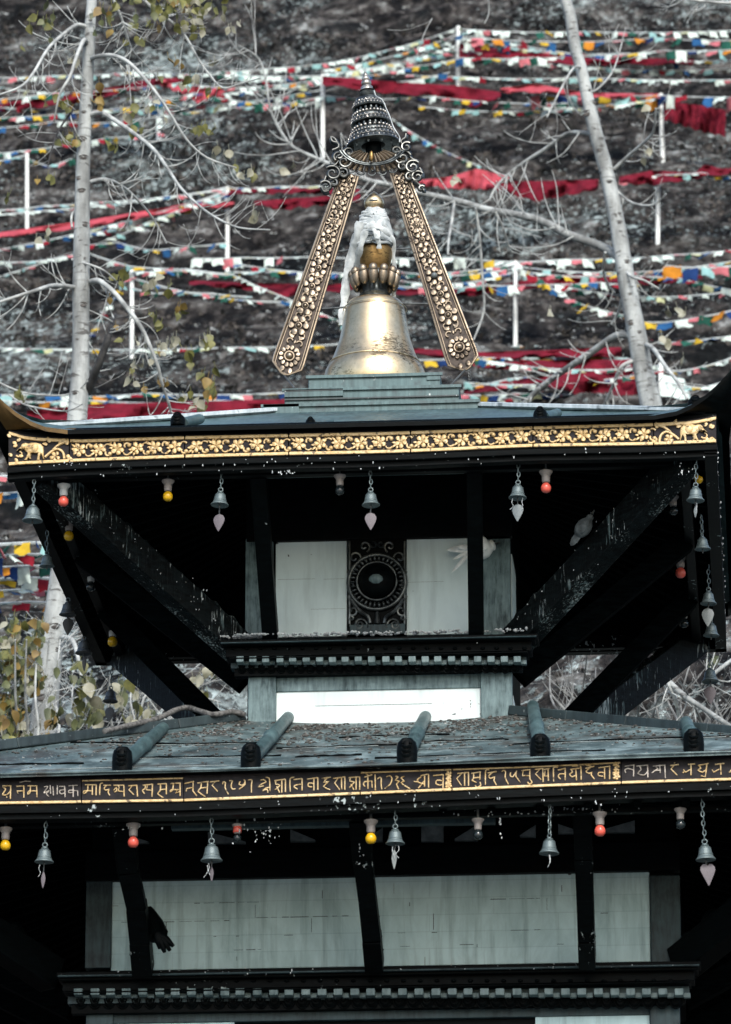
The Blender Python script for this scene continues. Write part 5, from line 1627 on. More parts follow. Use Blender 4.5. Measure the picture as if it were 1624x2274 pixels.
# ------------------------------------------------------------------ pigeons
def pigeon(name, label, body, tail, wing, Y, dark):
    """body: (px,py,rx,ry,tilt)"""
    px, py, rx, ry, an = body
    s = mpp(Y); c = at(px, py, Y)
    ca, sa = math.cos(an), math.sin(an)
    mt = 'feather_dark' if dark else 'feather'
    m = MB()
    path = [(-1.1, .34), (-.8, .7), (-.3, .98), (.2, 1.0), (.6, .82), (.85, .58), (1.0, .44), (1.12, .46), (1.25, .44), (1.36, .30), (1.42, .1)]
    pts = [c + Vector((ca * t * rx * s, 0, sa * t * rx * s + (.25 * ry * s * max(0, t - .6)))) for t, _ in path]
    m.tube(pts, [r * ry * s for _, r in path], 14)
    o = m.build(name, mt, smooth=True, base=c - Vector((0, 0, ry * s)))
    tag(o, label, 'bird', 'pigeons in the upper eave')
    for k, (tx, ty, w) in enumerate(tail):
        e = MB(); a0 = c - Vector((ca, 0, sa)) * rx * s * .8; a1 = at(tx, ty, Y - .01 * k)
        e.tube([a0, a0.lerp(a1, .5), a0.lerp(a1, .85), a1], [w * s, w * s * 1.05, w * s * .7, w * s * .08], 8, .25, up=Vector((0, 1, 0)))
        e.build('tail_feather', mt, o, smooth=True)
    for k in (-1, 1):
        e = MB(); e.ell(c + Vector((-ca * .15 * rx * s, k * ry * s * .78, 0)), Vector((ca, 0, sa)) * rx * s * .95, Vector((0, ry * s * .3, 0)), Vector((-sa, 0, ca)) * ry * s * .75, 12, 8)
        e.build('wing', mt, o, smooth=True)
    e = MB(); hd = pts[-1]; dr = (pts[-1] - pts[-2]).normalized()
    e.tube([hd, hd + dr * .03], [.009, .002], 6); e.build('beak', 'bronze', o, smooth=True)
    for k in (-1, 1):
        e = MB(); e.ball(pts[-2] + Vector((0, k * .37 * ry * s, .01)), .006, 7, 5); e.build('eye', 'bulb_clear', o, smooth=True)
    return o
pigeon('pigeon', 'pale pigeon behind the right front strut, its tail feathers over the white panel', (1070, 1216, 21, 27, .05), [(993, 1221, 8), (1006, 1243, 4), (1003, 1272, 4.5), (1015, 1214, 6)], None, YW - .07, False)
pigeon('pigeon', 'grey pigeon perched high on the right corner strut of the upper eave', (1296, 1172, 22, 18, .95), [(1268, 1212, 8)], None, .50, True)

# ------------------------------------------------------------------ trees
def tube_px(pts, Y, wob=0.0, seed=0, k=4):
    """pts: (px, py, radius in picture units) -> 3-D path and radii at depth Y, wandering a little in depth"""
    q_ = random.Random(seed); n = len(pts)
    P, ph = [], q_.uniform(0, 6)
    for i, (x, y, r) in enumerate(pts):
        P.append(Vector((x, y, r)))
    S = smooth_path(P, k)
    out, rad = [], []
    for i, v in enumerate(S):
        yy = Y + wob * math.sin(ph + 2.2 * i / max(1, len(S) - 1)) - wob * math.sin(ph)
        out.append(at(v.x, v.y, yy)); rad.append(max(.8, v.z * 1.12) * mpp(yy))
    return out, rad
class Tree:
    def __init__(s, name, base, label, Y, seed, group=None, cat='tree'):
        s.o = empty(name, base, label, cat, group); s.Y = Y; s.q = random.Random(seed); s.tw = MB(); s.lv = {}
    def trunk(s, pts, mt='bark', knots=()):
        P, R = tube_px(pts, s.Y, 0, 0, 6)
        R = [r * (1 + .05 * noise.noise(p * 6)) for p, r in zip(P, R)]
        m = MB(); m.tube(P, R, 16)
        t = m.build('trunk', mt, s.o, smooth=True)
        k = MB()
        for (x, y, r) in knots:
            x += s.q.uniform(-9, 9)
            c = at(x, y, s.Y); i = min(range(len(P)), key=lambda i: (P[i] - c).length)
            rr = R[i]
            d = Vector((c.x - P[i].x, 0, 0)); fy = -math.sqrt(max(.0004, rr * rr - min(rr * .95, abs(d.x)) ** 2))
            c = Vector((c.x, P[i].y + fy, c.z)); u = r * mpp(s.Y)
            k.ell(c, (u * .8, 0, 0), (0, u * .16, 0), (0, 0, u * .42), 10, 6)
            k.tube([c + Vector((math.cos(t) * u * 1.15, 0, math.sin(t) * u * .7)) for t in np.linspace(.3, 2.85, 8)], [u * .05, u * .12, u * .15, u * .15, u * .15, u * .15, u * .12, u * .05], 5)
        if knots: k.build('knot', 'knot', t, smooth=True)
        return t
    def branch(s, pts, wob=.5, tw=10, mt='twig', tl=(18, 60), name='branch', down=.5, leaf=0):
        sd = s.q.randint(0, 9999)
        P, R = tube_px(pts, s.Y, wob, sd)
        m = MB(); m.tube(P, R, 9)
        b = m.build(name, mt, s.o, smooth=True)
        V = smooth_path([Vector((x, y, r)) for x, y, r in pts], 6)
        for _ in range(int(tw * 2.0)):
            i = s.q.randint(int(len(V) * .15), len(V) - 2); v = V[i]; d = V[i + 1] - V[i]
            an = math.atan2(d.y, d.x) + s.q.choice((-1, 1)) * s.q.uniform(.5, 1.3)
            s.twig(v.x, v.y, an, s.q.uniform(*tl) * 1.9, min(1.7, v.z * .5), s.Y + wob * .2 * s.q.uniform(-1, 1), down, leaf=leaf)
        return b
    def twig(s, x, y, an, L, r, Y, down=.5, depth=0, leaf=0):
        n = 10; pts = []; a = an
        up = -math.pi / 2                               # twigs sag away from the limb and hook upward at the tip
        dlt = (up - a + math.pi) % (2 * math.pi) - math.pi
        turn = max(-2.0, min(2.0, dlt)) * s.q.uniform(.35, .95)
        if s.q.random() < .25: turn = -turn * .4
        yy = Y
        for i in range(n):
            pts.append((x, y, max(.5, r * (1 - .66 * i / n)), yy))
            x += math.cos(a) * L / n; y += math.sin(a) * L / n; yy += s.q.uniform(-.03, .03)
            a += turn * (.4 + 1.2 * i / n) / n + s.q.uniform(-.10, .10)
        s.tw.tube([at(p[0], p[1], p[3]) for p in pts], [p[2] * mpp(Y) for p in pts], 5)
        if depth < 1 and s.q.random() < .55:
            p = pts[s.q.randint(3, n - 3)]
            s.twig(p[0], p[1], a + s.q.uniform(-1.4, 1.4), L * s.q.uniform(.3, .55), p[2] * .8, p[3], down, depth + 1, leaf)
        if s.q.random() < leaf:
            s.leaf(pts[-1][0], pts[-1][1] + 4, s.q.uniform(7, 10), s.q.choice('aabc'))
    def leaf(s, px, py, r, kind):
        m = s.lv.setdefault(kind, MB())
        Y = s.Y + s.q.uniform(-.35, .2); c = at(px, py, Y); R = r * 1.08 * mpp(Y)
        q_ = s.q
        yaw = q_.uniform(-1.3, 1.3); roll = q_.gauss(0, .55); pit = q_.gauss(0, .5)
        ex = Vector((math.cos(yaw), math.sin(yaw), 0)); ey = Vector((-math.sin(yaw), math.cos(yaw), 0))
        ez = Vector((0, 0, 1))
        e1 = ex * math.cos(roll) + ez * math.sin(roll); e2 = (-ex * math.sin(roll) + ez * math.cos(roll)) * math.cos(pit) + ey * math.sin(pit)
        e3 = e1.cross(e2)
        pts = [(0, .95), (.35, .9), (.75, .5), (.8, .1), (.5, -.45), (0, -1.1), (-.5, -.45), (-.8, .1), (-.75, .5), (-.35, .9)]
        bend = q_.uniform(-.35, .35); cup = q_.uniform(.0, .5)
        vs = [c + (e1 * x + e2 * z + e3 * (bend * z * z + cup * abs(x))) * R for x, z in pts] + [c + e3 * .0]
        m.add(vs, [(i, (i + 1) % 10, 10) for i in range(10)])
        m.tube([vs[0], vs[0] + Vector((q_.uniform(-.3, .3) * R, 0, R * 1.1))], .0022, 4)
    def cluster(s, px, py, sx, sy, n, kinds='aaabc', r=(8, 13)):
        for _ in range(n):
            s.leaf(px + s.q.gauss(0, .55) * sx, py + s.q.gauss(0, .55) * sy, s.q.uniform(*r), s.q.choice(kinds))
    def done(s):
        if s.tw.v: s.tw.build('twigs', 'bramble' if s.o.name.startswith('bramble') else 'twig', s.o, smooth=True)
        for k, m in s.lv.items():
            m.build('crown' if k == 'a' else 'leaves', 'leaf_' + k, s.o, smooth=True)

def d2(l, r0, r1, oy=0):                          # crop units of the upper zooms -> picture units with a taper
    n = len(l)
    return [(x / 2.0, oy + y / 2.0, lerp(r0, r1, i / (n - 1))) for i, (x, y) in enumerate(l)]
YT = 16.0
lt = Tree('poplar_tree', at(88, 1790, YT), 'pale grey poplar with dark knots and few olive leaves, left of the finial', YT, 31)
lt.trunk([(214, -320, 8), (207, -100, 10), (204, 0, 10.5), (200, 60, 11.5), (193, 200, 13), (185, 350, 14.5), (182, 500, 16.5), (180, 650, 17.5), (179, 800, 18), (172, 920, 20), (158, 1060, 20), (138, 1250, 21.5), (114, 1440, 24), (98, 1600, 27), (88, 1790, 32)],
         knots=((197, 97, 8), (196, 195, 5), (185, 316, 11), (184, 356, 10), (184, 402, 8), (190, 430, 9), (194, 505, 10), (182, 684, 10), (176, 880, 8), (136, 1305, 11), (122, 1400, 12), (104, 1560, 14), (128, 1450, 8), (203, 50, 5), (190, 255, 6), (180, 580, 5), (182, 760, 4)))
lt.branch(d2([(405, 262), (430, 250), (500, 245), (570, 275), (640, 345), (700, 420), (760, 510), (830, 620), (920, 700), (1050, 745)], 5, 1.6), .6, 16)
lt.branch(d2([(400, 512), (450, 500), (520, 540), (600, 595), (680, 660), (740, 740), (800, 830), (870, 900), (950, 960), (1060, 1010), (1200, 1020)], 5.5, 1.4), -.8, 16)
lt.branch(d2([(395, 808), (470, 795), (540, 825), (610, 885), (680, 970), (740, 1080)], 4, 1.6), .5, 8)
lt.branch(d2([(385, 120), (340, 110), (270, 160), (210, 220), (150, 320), (90, 385), (-20, 425)], 4.5, 2), .5, 9)
lt.branch(d2([(385, 185), (370, 180), (340, 250), (310, 340), (265, 420), (240, 540)], 5, 1.8), -.5, 6)
lt.branch(d2([(600, -60), (640, 0), (710, 60), (780, 110), (830, 170), (880, 260), (930, 330), (990, 390), (1070, 370), (1160, 345)], 4, 1.3), .4, 14)
lt.branch(d2([(480, -60), (505, 0), (540, 80), (570, 180), (600, 240), (660, 300), (700, 350)], 3.2, 1.2), .4, 10)
lt.branch(d2([(330, 480), (300, 520), (260, 580), (230, 660), (210, 750)], 3, 1), .2, 4, 'bark_dark')
lt.branch(d2([(400, 200), (440, 195), (500, 240), (560, 310), (620, 390), (660, 470), (700, 570), (720, 650), (750, 740), (765, 800)], 6, 2.4, 526), .7, 14, leaf=.4)
lt.branch(d2([(340, 225), (240, 215), (150, 240), (-20, 295)], 5, 3, 526), .4, 7)
lt.branch(d2([(320, 100), (420, 130), (470, 155), (520, 200), (545, 230)], 2.6, 1.2, 526), .4, 4)
lt.branch(d2([(-20, 640), (100, 690), (240, 705), (330, 690), (390, 640)], 2.2, 1.4, 526), .2, 3)
lt.branch(d2([(40, 700), (110, 745), (240, 770), (310, 770), (370, 740)], 2, 1, 526), .2, 2)
lt.branch(d2([(395, 680), (415, 620), (440, 560), (470, 480), (482, 440)], 9, 7, 526), .2, 2, 'bark_dark', name='dead_branch')
lt.branch(d2([(482, 450), (492, 410), (500, 370), (515, 345)], 6, 2.5, 526), .2, 2, 'bark_dark', name='dead_branch')
lt.branch(d2([(320, 1010), (318, 960), (340, 930), (368, 935)], 2.4, 3), .1, 0)
lt.branch([(128, 1420, 5), (150, 1416, 5), (165, 1430, 4.5), (176, 1475, 4), (188, 1540, 4), (205, 1620, 3.5)], .4, 5, tl=(20, 50))
lt.branch([(118, 1425, 3), (90, 1412, 3), (50, 1440, 2.5), (-10, 1470, 2)], .4, 5)
for (x, y, sx, sy, n, kk) in ((340, 15, 90, 40, 26, 'aacg'), (430, 35, 70, 40, 22, 'aab'), (250, 60, 60, 40, 10, 'acg'), (60, 60, 60, 50, 8, 'ag'), (330, 250, 60, 30, 8, 'ab'), (420, 190, 50, 30, 8, 'ab'), (385, 20, 50, 30, 20, 'aaac'), (410, 60, 60, 30, 9, 'aab'), (470, 15, 40, 22, 6, 'ab'), (510, 65, 22, 16, 4, 'b'), (345, 55, 40, 30, 4, 'ac'), (395, 150, 16, 14, 3, 'c'), (315, 100, 40, 14, 4, 'a'), (475, 140, 14, 10, 2, 'ab'), (455, 290, 30, 18, 6, 'a'), (500, 345, 22, 12, 4, 'b'), (530, 385, 34, 10, 5, 'ab'),
                          (215, 225, 20, 16, 5, 'c'), (130, 240, 30, 22, 8, 'aac'), (155, 310, 30, 28, 7, 'ac'), (240, 320, 30, 14, 5, 'ac'), (118, 405, 8, 14, 2, 'a'), (85, 405, 6, 10, 1, 'c'), (95, 520, 20, 16, 3, 'b'), (20, 440, 8, 20, 2, 'a'), (560, 485, 14, 8, 2, 'b'), (280, 290, 40, 14, 5, 'ab'),
                          (265, 620, 20, 16, 5, 'a'), (340, 640, 34, 20, 7, 'ab'), (400, 690, 14, 20, 4, 'ac'), (350, 720, 20, 14, 4, 'a'), (390, 760, 26, 12, 5, 'b'), (460, 755, 20, 20, 6, 'ab'), (420, 800, 14, 18, 4, 'a'), (345, 775, 30, 14, 5, 'b'), (455, 860, 36, 40, 16, 'aac'), (430, 905, 26, 14, 6, 'ab'), (310, 810, 20, 14, 4, 'b'), (280, 850, 12, 8, 2, 'ab'), (50, 880, 22, 14, 4, 'a'), (360, 850, 12, 14, 3, 'ac'), (100, 48, 20, 18, 4, 'g'), (165, 140, 18, 12, 4, 'b')):
    lt.cluster(x, y, sx, sy, n, kk)
lt.done()

YR = 30.0
rt = Tree('bare_tree', at(1487, 1340, YR), 'bare pale grey tree leaning left, right of the finial, its long branch passing behind it', YR, 57)
rt.trunk([(1238, -260, 8), (1248, -60, 9), (1257, 0, 11), (1267, 35, 12), (1277, 100, 12), (1292, 155, 12), (1307, 225, 13), (1322, 290, 14), (1342, 360, 14.5), (1357, 425, 15), (1372, 500, 16), (1384, 575, 17), (1397, 651, 18), (1412, 726, 19), (1430, 826, 20), (1446, 896, 21.5), (1462, 1000, 23), (1475, 1150, 24), (1487, 1340, 27)],
         knots=((1290, 195, 8), (1318, 232, 9), (1315, 258, 13), (1332, 340, 7), (1346, 410, 7), (1380, 500, 7), (1368, 480, 5), (1390, 588, 8), (1410, 600, 5), (1412, 725, 10), (1416, 745, 6), (1400, 660, 5), (1432, 770, 5), (1436, 830, 5), (1300, 205, 6)))
rt.branch([(1386, 578, 10), (1367, 565, 9.5), (1332, 545, 9), (1262, 520, 8.5), (1202, 490, 8), (1142, 475, 7.5), (1082, 465, 7), (1022, 447, 6.5), (942, 430, 6), (862, 410, 5.5), (812, 398, 5), (740, 367, 4.5), (700, 350, 4), (650, 325, 3.6), (620, 285, 3), (600, 240, 2.6), (592, 185, 2.2), (575, 130, 2), (530, 100, 1.4)], 1.2, 26, 'bark', (25, 90))
rt.branch([(1318, 298, 4.5), (1292, 294, 4.5), (1257, 297, 4), (1212, 330, 4), (1172, 355, 3.6), (1132, 385, 3.2), (1102, 415, 2.6), (1087, 445, 2)], .6, 10, 'bark', (20, 70))
rt.branch([(1365, 375, 4), (1397, 345, 3.5), (1432, 315, 3), (1452, 290, 2.4), (1457, 240, 1.6)], .5, 5)
rt.branch([(1402, 746, 8), (1370, 745, 7.5), (1320, 778, 7), (1265, 815, 6.5), (1235, 835, 6), (1200, 862, 6), (1165, 896, 5.5)], .8, 9, 'bark', (20, 60))
rt.branch([(1432, 764, 5), (1452, 775, 4.6), (1477, 812, 4), (1507, 850, 3.6), (1527, 886, 3)], .6, 6)
rt.branch([(1410, 800, 4), (1380, 815, 4), (1365, 850, 3.5), (1345, 895, 3)], .4, 3)
rt.branch([(1009, 448, 3), (1004, 490, 3), (997, 530, 2.5), (995, 565, 1.6)], .3, 3)
rt.branch([(1057, 462, 2.6), (1066, 530, 2.6), (1072, 620, 2.4), (1075, 690, 2.2), (1052, 755, 1.6)], .3, 5)
rt.branch([(1100, 470, 2.6), (1115, 500, 2.4), (1128, 540, 2), (1133, 560, 1.4)], .3, 3)
rt.branch([(1345, 560, 3), (1340, 600, 2.6), (1350, 630, 2.4), (1366, 650, 1.6)], .3, 2)
rt.branch([(1388, 600, 3), (1405, 615, 3), (1430, 622, 2.4), (1462, 640, 1.8)], .3, 3)
rt.branch([(1385, 640, 2.6), (1375, 690, 2.4), (1358, 720, 2)], .2, 2)
rt.branch([(1294, 150, 3), (1275, 150, 2.4), (1250, 190, 2.2), (1215, 260, 1.6)], .3, 4)
rt.branch([(1300, 210, 2.2), (1330, 195, 2), (1365, 150, 1.6), (1390, 60, 1)], .3, 3)
rt.branch([(1250, -40, 4), (1235, -8, 3.6), (1215, -30, 3)], .1, 1)
rt.branch([(1650, 8, 3), (1560, 2, 3), (1490, -10, 2.4)], .2, 8, down=1.5, tl=(20, 40))
rt.branch([(960, 40, .9), (940, 80, .9), (925, 130, .8)], .1, 1); rt.branch([(1085, 0, 1.4), (1086, 30, 1.4), (1076, 52, 1)], .1, 0)
rt.branch([(1372, 425, 2.4), (1405, 450, 2.2), (1450, 455, 2), (1480, 430, 1.4)], .3, 2)
for (x, y, sx, sy, n, kk) in ((1437, 345, 16, 10, 3, 'b'), (1432, 245, 5, 8, 1, 'b'), (1500, 690, 14, 14, 3, 'b'), (1485, 765, 12, 12, 3, 'b'), (1522, 700, 8, 8, 1, 'b'), (1224, 690, 5, 6, 1, 'b'), (1516, 812, 8, 8, 2, 'b'), (1010, 405, 14, 8, 3, 'b'), (640, 375, 10, 12, 2, 'b')):
    rt.cluster(x, y, sx, sy, n, kk, (9, 13))
rt.done()

# leafy shrubs and brambles behind the lower roof
YS = 14.6
sh = Tree('leafy_shrub', at(30, 1740, YS), 'leafy shrub with large olive leaves at the left edge behind the lower roof', YS, 71, None, 'shrub')
for i in range(7):
    x = -10 + i * 22
    sh.branch([(30 + i * 4, 1745, 4), (x + 6, 1640, 3), (x, 1540, 2.4), (x - 6 + i * 3, 1420, 1.4)], .4, 5, tl=(25, 60))
for (x, y, sx, sy, n) in ((34, 1420, 24, 34, 16), (80, 1420, 26, 34, 10), (25, 1480, 40, 40, 30), (70, 1500, 34, 40, 22), (30, 1570, 44, 40, 34), (40, 1640, 50, 30, 30), (120, 1590, 20, 40, 8)):
    sh.cluster(x, y, sx, sy, int(n * 1.7), 'aaggbgc', (8, 15))
sh.cluster(20, 1610, 30, 20, 5, 'c', (12, 18))
sh.done()
s2 = Tree('leafy_shrub', at(240, 1720, 15.2), 'sparse leafy shrub between the poplar trunk and the left rear corner bell', 15.2, 72, None, 'shrub')
for i, x in enumerate((160, 195, 240, 290)):
    s2.branch([(225 + i * 8, 1720, 3.5), (x + 10, 1630, 3), (x, 1560, 2), (x + 5, 1500, 1.2)], .3, 5, tl=(20, 50))
for (x, y, sx, sy, n) in ((185, 1520, 22, 34, 14), (200, 1580, 30, 30, 16), (265, 1545, 26, 26, 12), (170, 1610, 26, 20, 10), (285, 1590, 24, 24, 7), (300, 1630, 30, 14, 6)):
    s2.cluster(x, y, sx, sy, n, 'aabggb', (11, 18))
s2.done()
s3 = Tree('leafy_shrub', at(400, 1700, 16.5), 'thin branching shrub with few leaves beside the rope on the lower roof', 16.5, 73, None, 'shrub')
s3.branch([(385, 1690, 6), (378, 1600, 6), (365, 1540, 5.5), (350, 1490, 5), (335, 1450, 4)], .3, 8, 'bark', (30, 80))
s3.branch([(345, 1480, 3.5), (390, 1510, 3), (430, 1540, 2.6), (490, 1560, 2)], .3, 7, 'twig', (30, 70))
s3.branch([(360, 1520, 3), (320, 1550, 2.6), (305, 1640, 2.4)], .3, 4)
for (x, y, sx, sy, n) in ((425, 1550, 24, 16, 9), (440, 1520, 20, 14, 5), (330, 1600, 24, 24, 6), (475, 1500, 26, 14, 4)):
    s3.cluster(x, y, sx, sy, n, 'abg', (11, 17))
s3.done()
YBR = 13.4
br = Tree('bramble', at(1450, 1720, YBR), 'tangle of bare grey bramble stems behind the right end of the lower roof', YBR, 91, None, 'shrub')
q = random.Random(17)
for i in range(20):
    x = q.uniform(1190, 1640); x2 = x + q.uniform(-110, 110); top = q.uniform(1430, 1540)
    br.branch([(x, 1690, 2.8), (lerp(x, x2, .3), 1610, 2.5), (lerp(x, x2, .7) + q.uniform(-20, 20), 1550, 2), (x2, top, 1)], q.uniform(-.8, .8), 2, 'bramble', (30, 90), 'stem', .2)
br.cluster(1400, 1450, 16, 14, 5, 'ag', (11, 16)); br.cluster(1560, 1470, 30, 20, 3, 'g', (10, 14))
br.done()
db = Tree('fallen_branch', at(1640, 1640, 13.0), 'pale broken branch slanting down to the right behind the lower roof', 13.0, 92, None, 'branch')
db.branch([(1418, 1482, 3), (1440, 1490, 4.5), (1480, 1510, 5.5), (1520, 1545, 5.5), (1565, 1575, 5), (1610, 1605, 5), (1680, 1650, 5)], .3, 6, 'bark', (30, 70), 'limb')
db.branch([(1480, 1508, 4), (1502, 1560, 3.6), (1512, 1620, 3)], .2, 2, 'bark')
db.branch([(1560, 1520, 3), (1600, 1485, 4), (1650, 1450, 4)], .2, 3, 'bark')
db.done()

# ------------------------------------------------------------------ poles and prayer flags
def pole(px, y0, py1, label, r=5, px1=None, Y=None):
    px1 = px if px1 is None else px1
    Y = Y or Yof(py1) - .6
    a, b = at(px, y0, Y), at(px1, py1 + 25, Y)
    m = MB(); s = mpp(Y)
    m.tube([b, b.lerp(a, .5), a], [r * s, r * s * .95, r * s * .9], 10)
    o = m.build('flag_pole', 'pole', smooth=True)
    tag(o, label, 'pole', 'white poles holding the prayer flags')
    return Y
PY = {}
PY['a'] = pole(1018, 58, 240, 'white pole at the top, right of the bronze spire')
PY['b'] = pole(717, 165, 350, 'white pole just left of the bronze parasol')
PY['c'] = pole(1468, 208, 382, 'white pole beside the bare tree, upper of the two in line', px1=1474)
PY['d'] = pole(1462, 398, 565, 'white pole beside the bare tree, below the red banner', px1=1461)
PY['e'] = pole(505, 415, 602, 'white pole midway between the poplar and the finial')
PY['f'] = pole(352, 222, 312, 'short white pole behind the upper branches of the poplar')
PY['g'] = pole(60, 340, 505, 'white pole left of the poplar trunk', 4.5)
PY['h'] = pole(293, 600, 782, 'white pole just right of the poplar trunk')
PY['i'] = pole(1145, 580, 770, 'white pole standing between the finial and the bare tree')
PY['j'] = pole(1468, 806, 905, 'short white pole right of the bare tree near the roof', 6)
PY['k'] = pole(330, 222, 262, 'stub of a pole hung with pale flags behind the poplar branches', 3)

FM = {}
def flagmesh(col, var):
    if (col, var) in FM: return FM[(col, var)]
    q_ = random.Random(hash((col, var)) % 9973 + var * 7)
    q_ = random.Random(var * 31 + len(col))
    nx_, nz = 5, 4; vs = []
    a, ph, sw, lift = q_.uniform(.06, .22), q_.uniform(0, 6), q_.uniform(-.35, .35), [.15, .5, .9, .3, .7, 1.1][var % 6]
    for th in (0, .03):
        for j in range(nz + 1):
            for i in range(nx_ + 1):
                x, z = i / nx_ - .5, -j / nz
                vs.append((x + sw * z * z * .6, a * math.sin(ph + 5 * x + 2 * z) * -z - math.sin(lift) * -z * .8 + th, z * math.cos(lift) + .1 * math.sin(ph + 7 * x) * z))
    n = nx_ + 1; o = n * (nz + 1); fs = []
    for j in range(nz):
        for i in range(nx_):
            f = (j * n + i, j * n + i + 1, (j + 1) * n + i + 1, (j + 1) * n + i)
            fs += [f, tuple(o + k for k in f[::-1])]
    me = bpy.data.meshes.new('flag_' + col); me.from_pydata(vs, [], fs); me.materials.append(M['flag_' + col])
    me.polygons.foreach_set('use_smooth', [True] * len(me.polygons))
    FM[(col, var)] = me
    return me
ORDER = ['blue', 'white', 'red', 'green', 'yellow']
PALE = {'blue': ['blue', 'aqua', 'white'], 'white': ['white'], 'red': ['red', 'pink', 'pink'], 'green': ['green', 'aqua'], 'yellow': ['pale', 'yellow', 'white']}
DEEP = {'blue': ['blue', 'blue2'], 'white': ['white', 'white', 'aqua'], 'red': ['red', 'pink'], 'green': ['green'], 'yellow': ['yellow', 'orange', 'yellow']}
fq = random.Random(44)
def flags(label, pts, Y, fw=16, fh=12, pal='mix', gap=1.25, sag=4, jit=2.5):
    """a cord with flags; pts in picture units"""
    pts = list(pts)
    span = (pts[-1][0] - pts[0][0]) / fw
    if abs(pts[0][0]) <= 60 and pts[0][0] < 0 and span < 70: pts.insert(0, (-330, pts[0][1] + 8))
    if pts[-1][0] <= -30 and span < 70: pts.append((-330, pts[-1][1] + 8))
    if pts[-1][0] == 1660 and span < 70: pts.append((1930, pts[-1][1] + 4))
    P = [Vector((x, y, 0)) for x, y in pts]
    S = []
    for a, b in zip(P[:-1], P[1:]):
        L = (b - a).length; k = max(2, int(L / 14))
        for i in range(k):
            t = i / k; S.append(a.lerp(b, t) + Vector((0, sag * 4 * t * (1 - t) * min(1, L / 250), 0)))
    S.append(P[-1])
    dy = lambda x: Y + .5 * math.sin(x * .011)
    W3 = [at(p.x, p.y, dy(p.x)) for p in S]
    s = mpp(Y)
    root = empty('prayer_flag_string', W3[0], label, 'prayer flags', 'strings of prayer flags across the hillside')
    m = MB(); m.tube(W3, .017, 5); m.build('cord', 'cord', root)
    cum = [0]
    for a, b in zip(S[:-1], S[1:]): cum.append(cum[-1] + (b - a).length)
    pos, k, cnt = fq.uniform(0, fw), fq.randint(0, 4), 0
    while pos < cum[-1] and cnt < 98:
        x = float(np.interp(pos, cum, [p.x for p in S])); y = float(np.interp(pos, cum, [p.y for p in S]))
        c = ORDER[k % 5]; k += 1
        c = fq.choice({'mix': PALE[c] + DEEP[c], 'pale': PALE[c] + ['white'], 'deep': DEEP[c]}[pal])
        if fq.random() < .93:
            w = fw * fq.uniform(.85, 1.3); hh = min(24, fh * 1.1) * fq.choice((.5, .8, 1, 1.1, 1.3, 1.5)) 
            o = bpy.data.objects.new('flag', flagmesh(c, fq.randint(0, 5))); COL.objects.link(o); o.parent = root
            o.location = at(x, y + fq.uniform(-.3, .5) * jit, dy(x) - .02) - W3[0]
            o.scale = (w * s, hh * s, hh * s); o.rotation_euler = (fq.uniform(-.3, .5), fq.uniform(-.14, .14), fq.gauss(0, .5))
            cnt += 1
        pos += fw * (1 + (gap - 1) * .7) * .92 * fq.uniform(.75, 1.25)
    return root
XS = [('a', 760, 150, 1010, 84, 20), ('a', 560, 178, 1012, 112, 16), ('a', 1022, 70, 1660, 132, 26), ('a', 1024, 110, 1660, 150, 22), ('a', 1024, 84, 1400, 118, 14), ('b', 720, 172, 1000, 160, 18), ('b', -30, 190, 714, 182, 30), ('b', -30, 236, 712, 200, 26), ('b', 300, 214, 712, 226, 18),
      ('c', 1200, 236, 1466, 216, 12), ('c', 930, 236, 1466, 214, 22), ('e', -30, 560, 503, 426, 10), ('e', 180, 520, 503, 432, 14), ('i', 520, 586, 1145, 588, 26), ('i', 880, 622, 1143, 604, 18), ('i', 1147, 608, 1660, 640, 34), ('i', 1147, 592, 1660, 574, 22), ('h', 295, 618, 700, 668, 20),
      ('j', 1030, 790, 1466, 812, 20), ('j', 1030, 850, 1466, 824, 16), ('j', 1040, 886, 1466, 850, 10), ('i', 900, 762, 1380, 782, 14), ('j', 1480, 826, 1660, 780, 10)]
def extra_flags():
    for k, (w, x0, y0, x1, y1, sg) in enumerate(XS):
        n = 7
        pts = [(lerp(x0, x1, i / n), lerp(y0, y1, i / n) + sg * 4 * (i / n) * (1 - i / n)) for i in range(n + 1)]
        flags(XL_[k], pts, PY[w] - .15 * (k % 5) + .3, 17, 9, ('pale', 'mix', 'pale')[k % 3], 1.0 + .12 * (k % 3), 1, 4)
XL_ = ['sagging pale string second from the top, left of the upper white pole', 'long sagging string ending far left of the upper white pole', 'slack string crossing down to the right edge from the upper white pole', 'lower slack string to the right edge from the upper white pole', 'short slack string just right of the upper white pole',
       'slack string just over the dark banner beside the spire', 'slack white string crossing the poplar under the topmost left row', 'slack mixed string crossing the poplar beneath the dark red cloth', 'slack pale string between the short pole and the pole by the parasol',
       'short string left of the upper pole beside the bare tree', 'long slack string from the spire to the pole beside the bare tree', 'pale diagonal string from the midway pole down to the left edge, lower one', 'diagonal string from the midway pole ending behind the poplar trunk', 'slack string behind the cloth wound round the finial', 'short slack string between the right strap and the middle pole',
       'deep slack string under the large flags at the right edge', 'slack pale string above the large flags at the right edge', 'slack string from the pole beside the poplar towards the left strap', 'slack string over the middle red cloth right of the finial bell', 'slack string under the middle red cloth right of the finial bell', 'lowest slack string just above the roof right of the platform', 'slack string along the upper red cloth right of the finial bell', 'short string rising to the right edge above the roof corner']
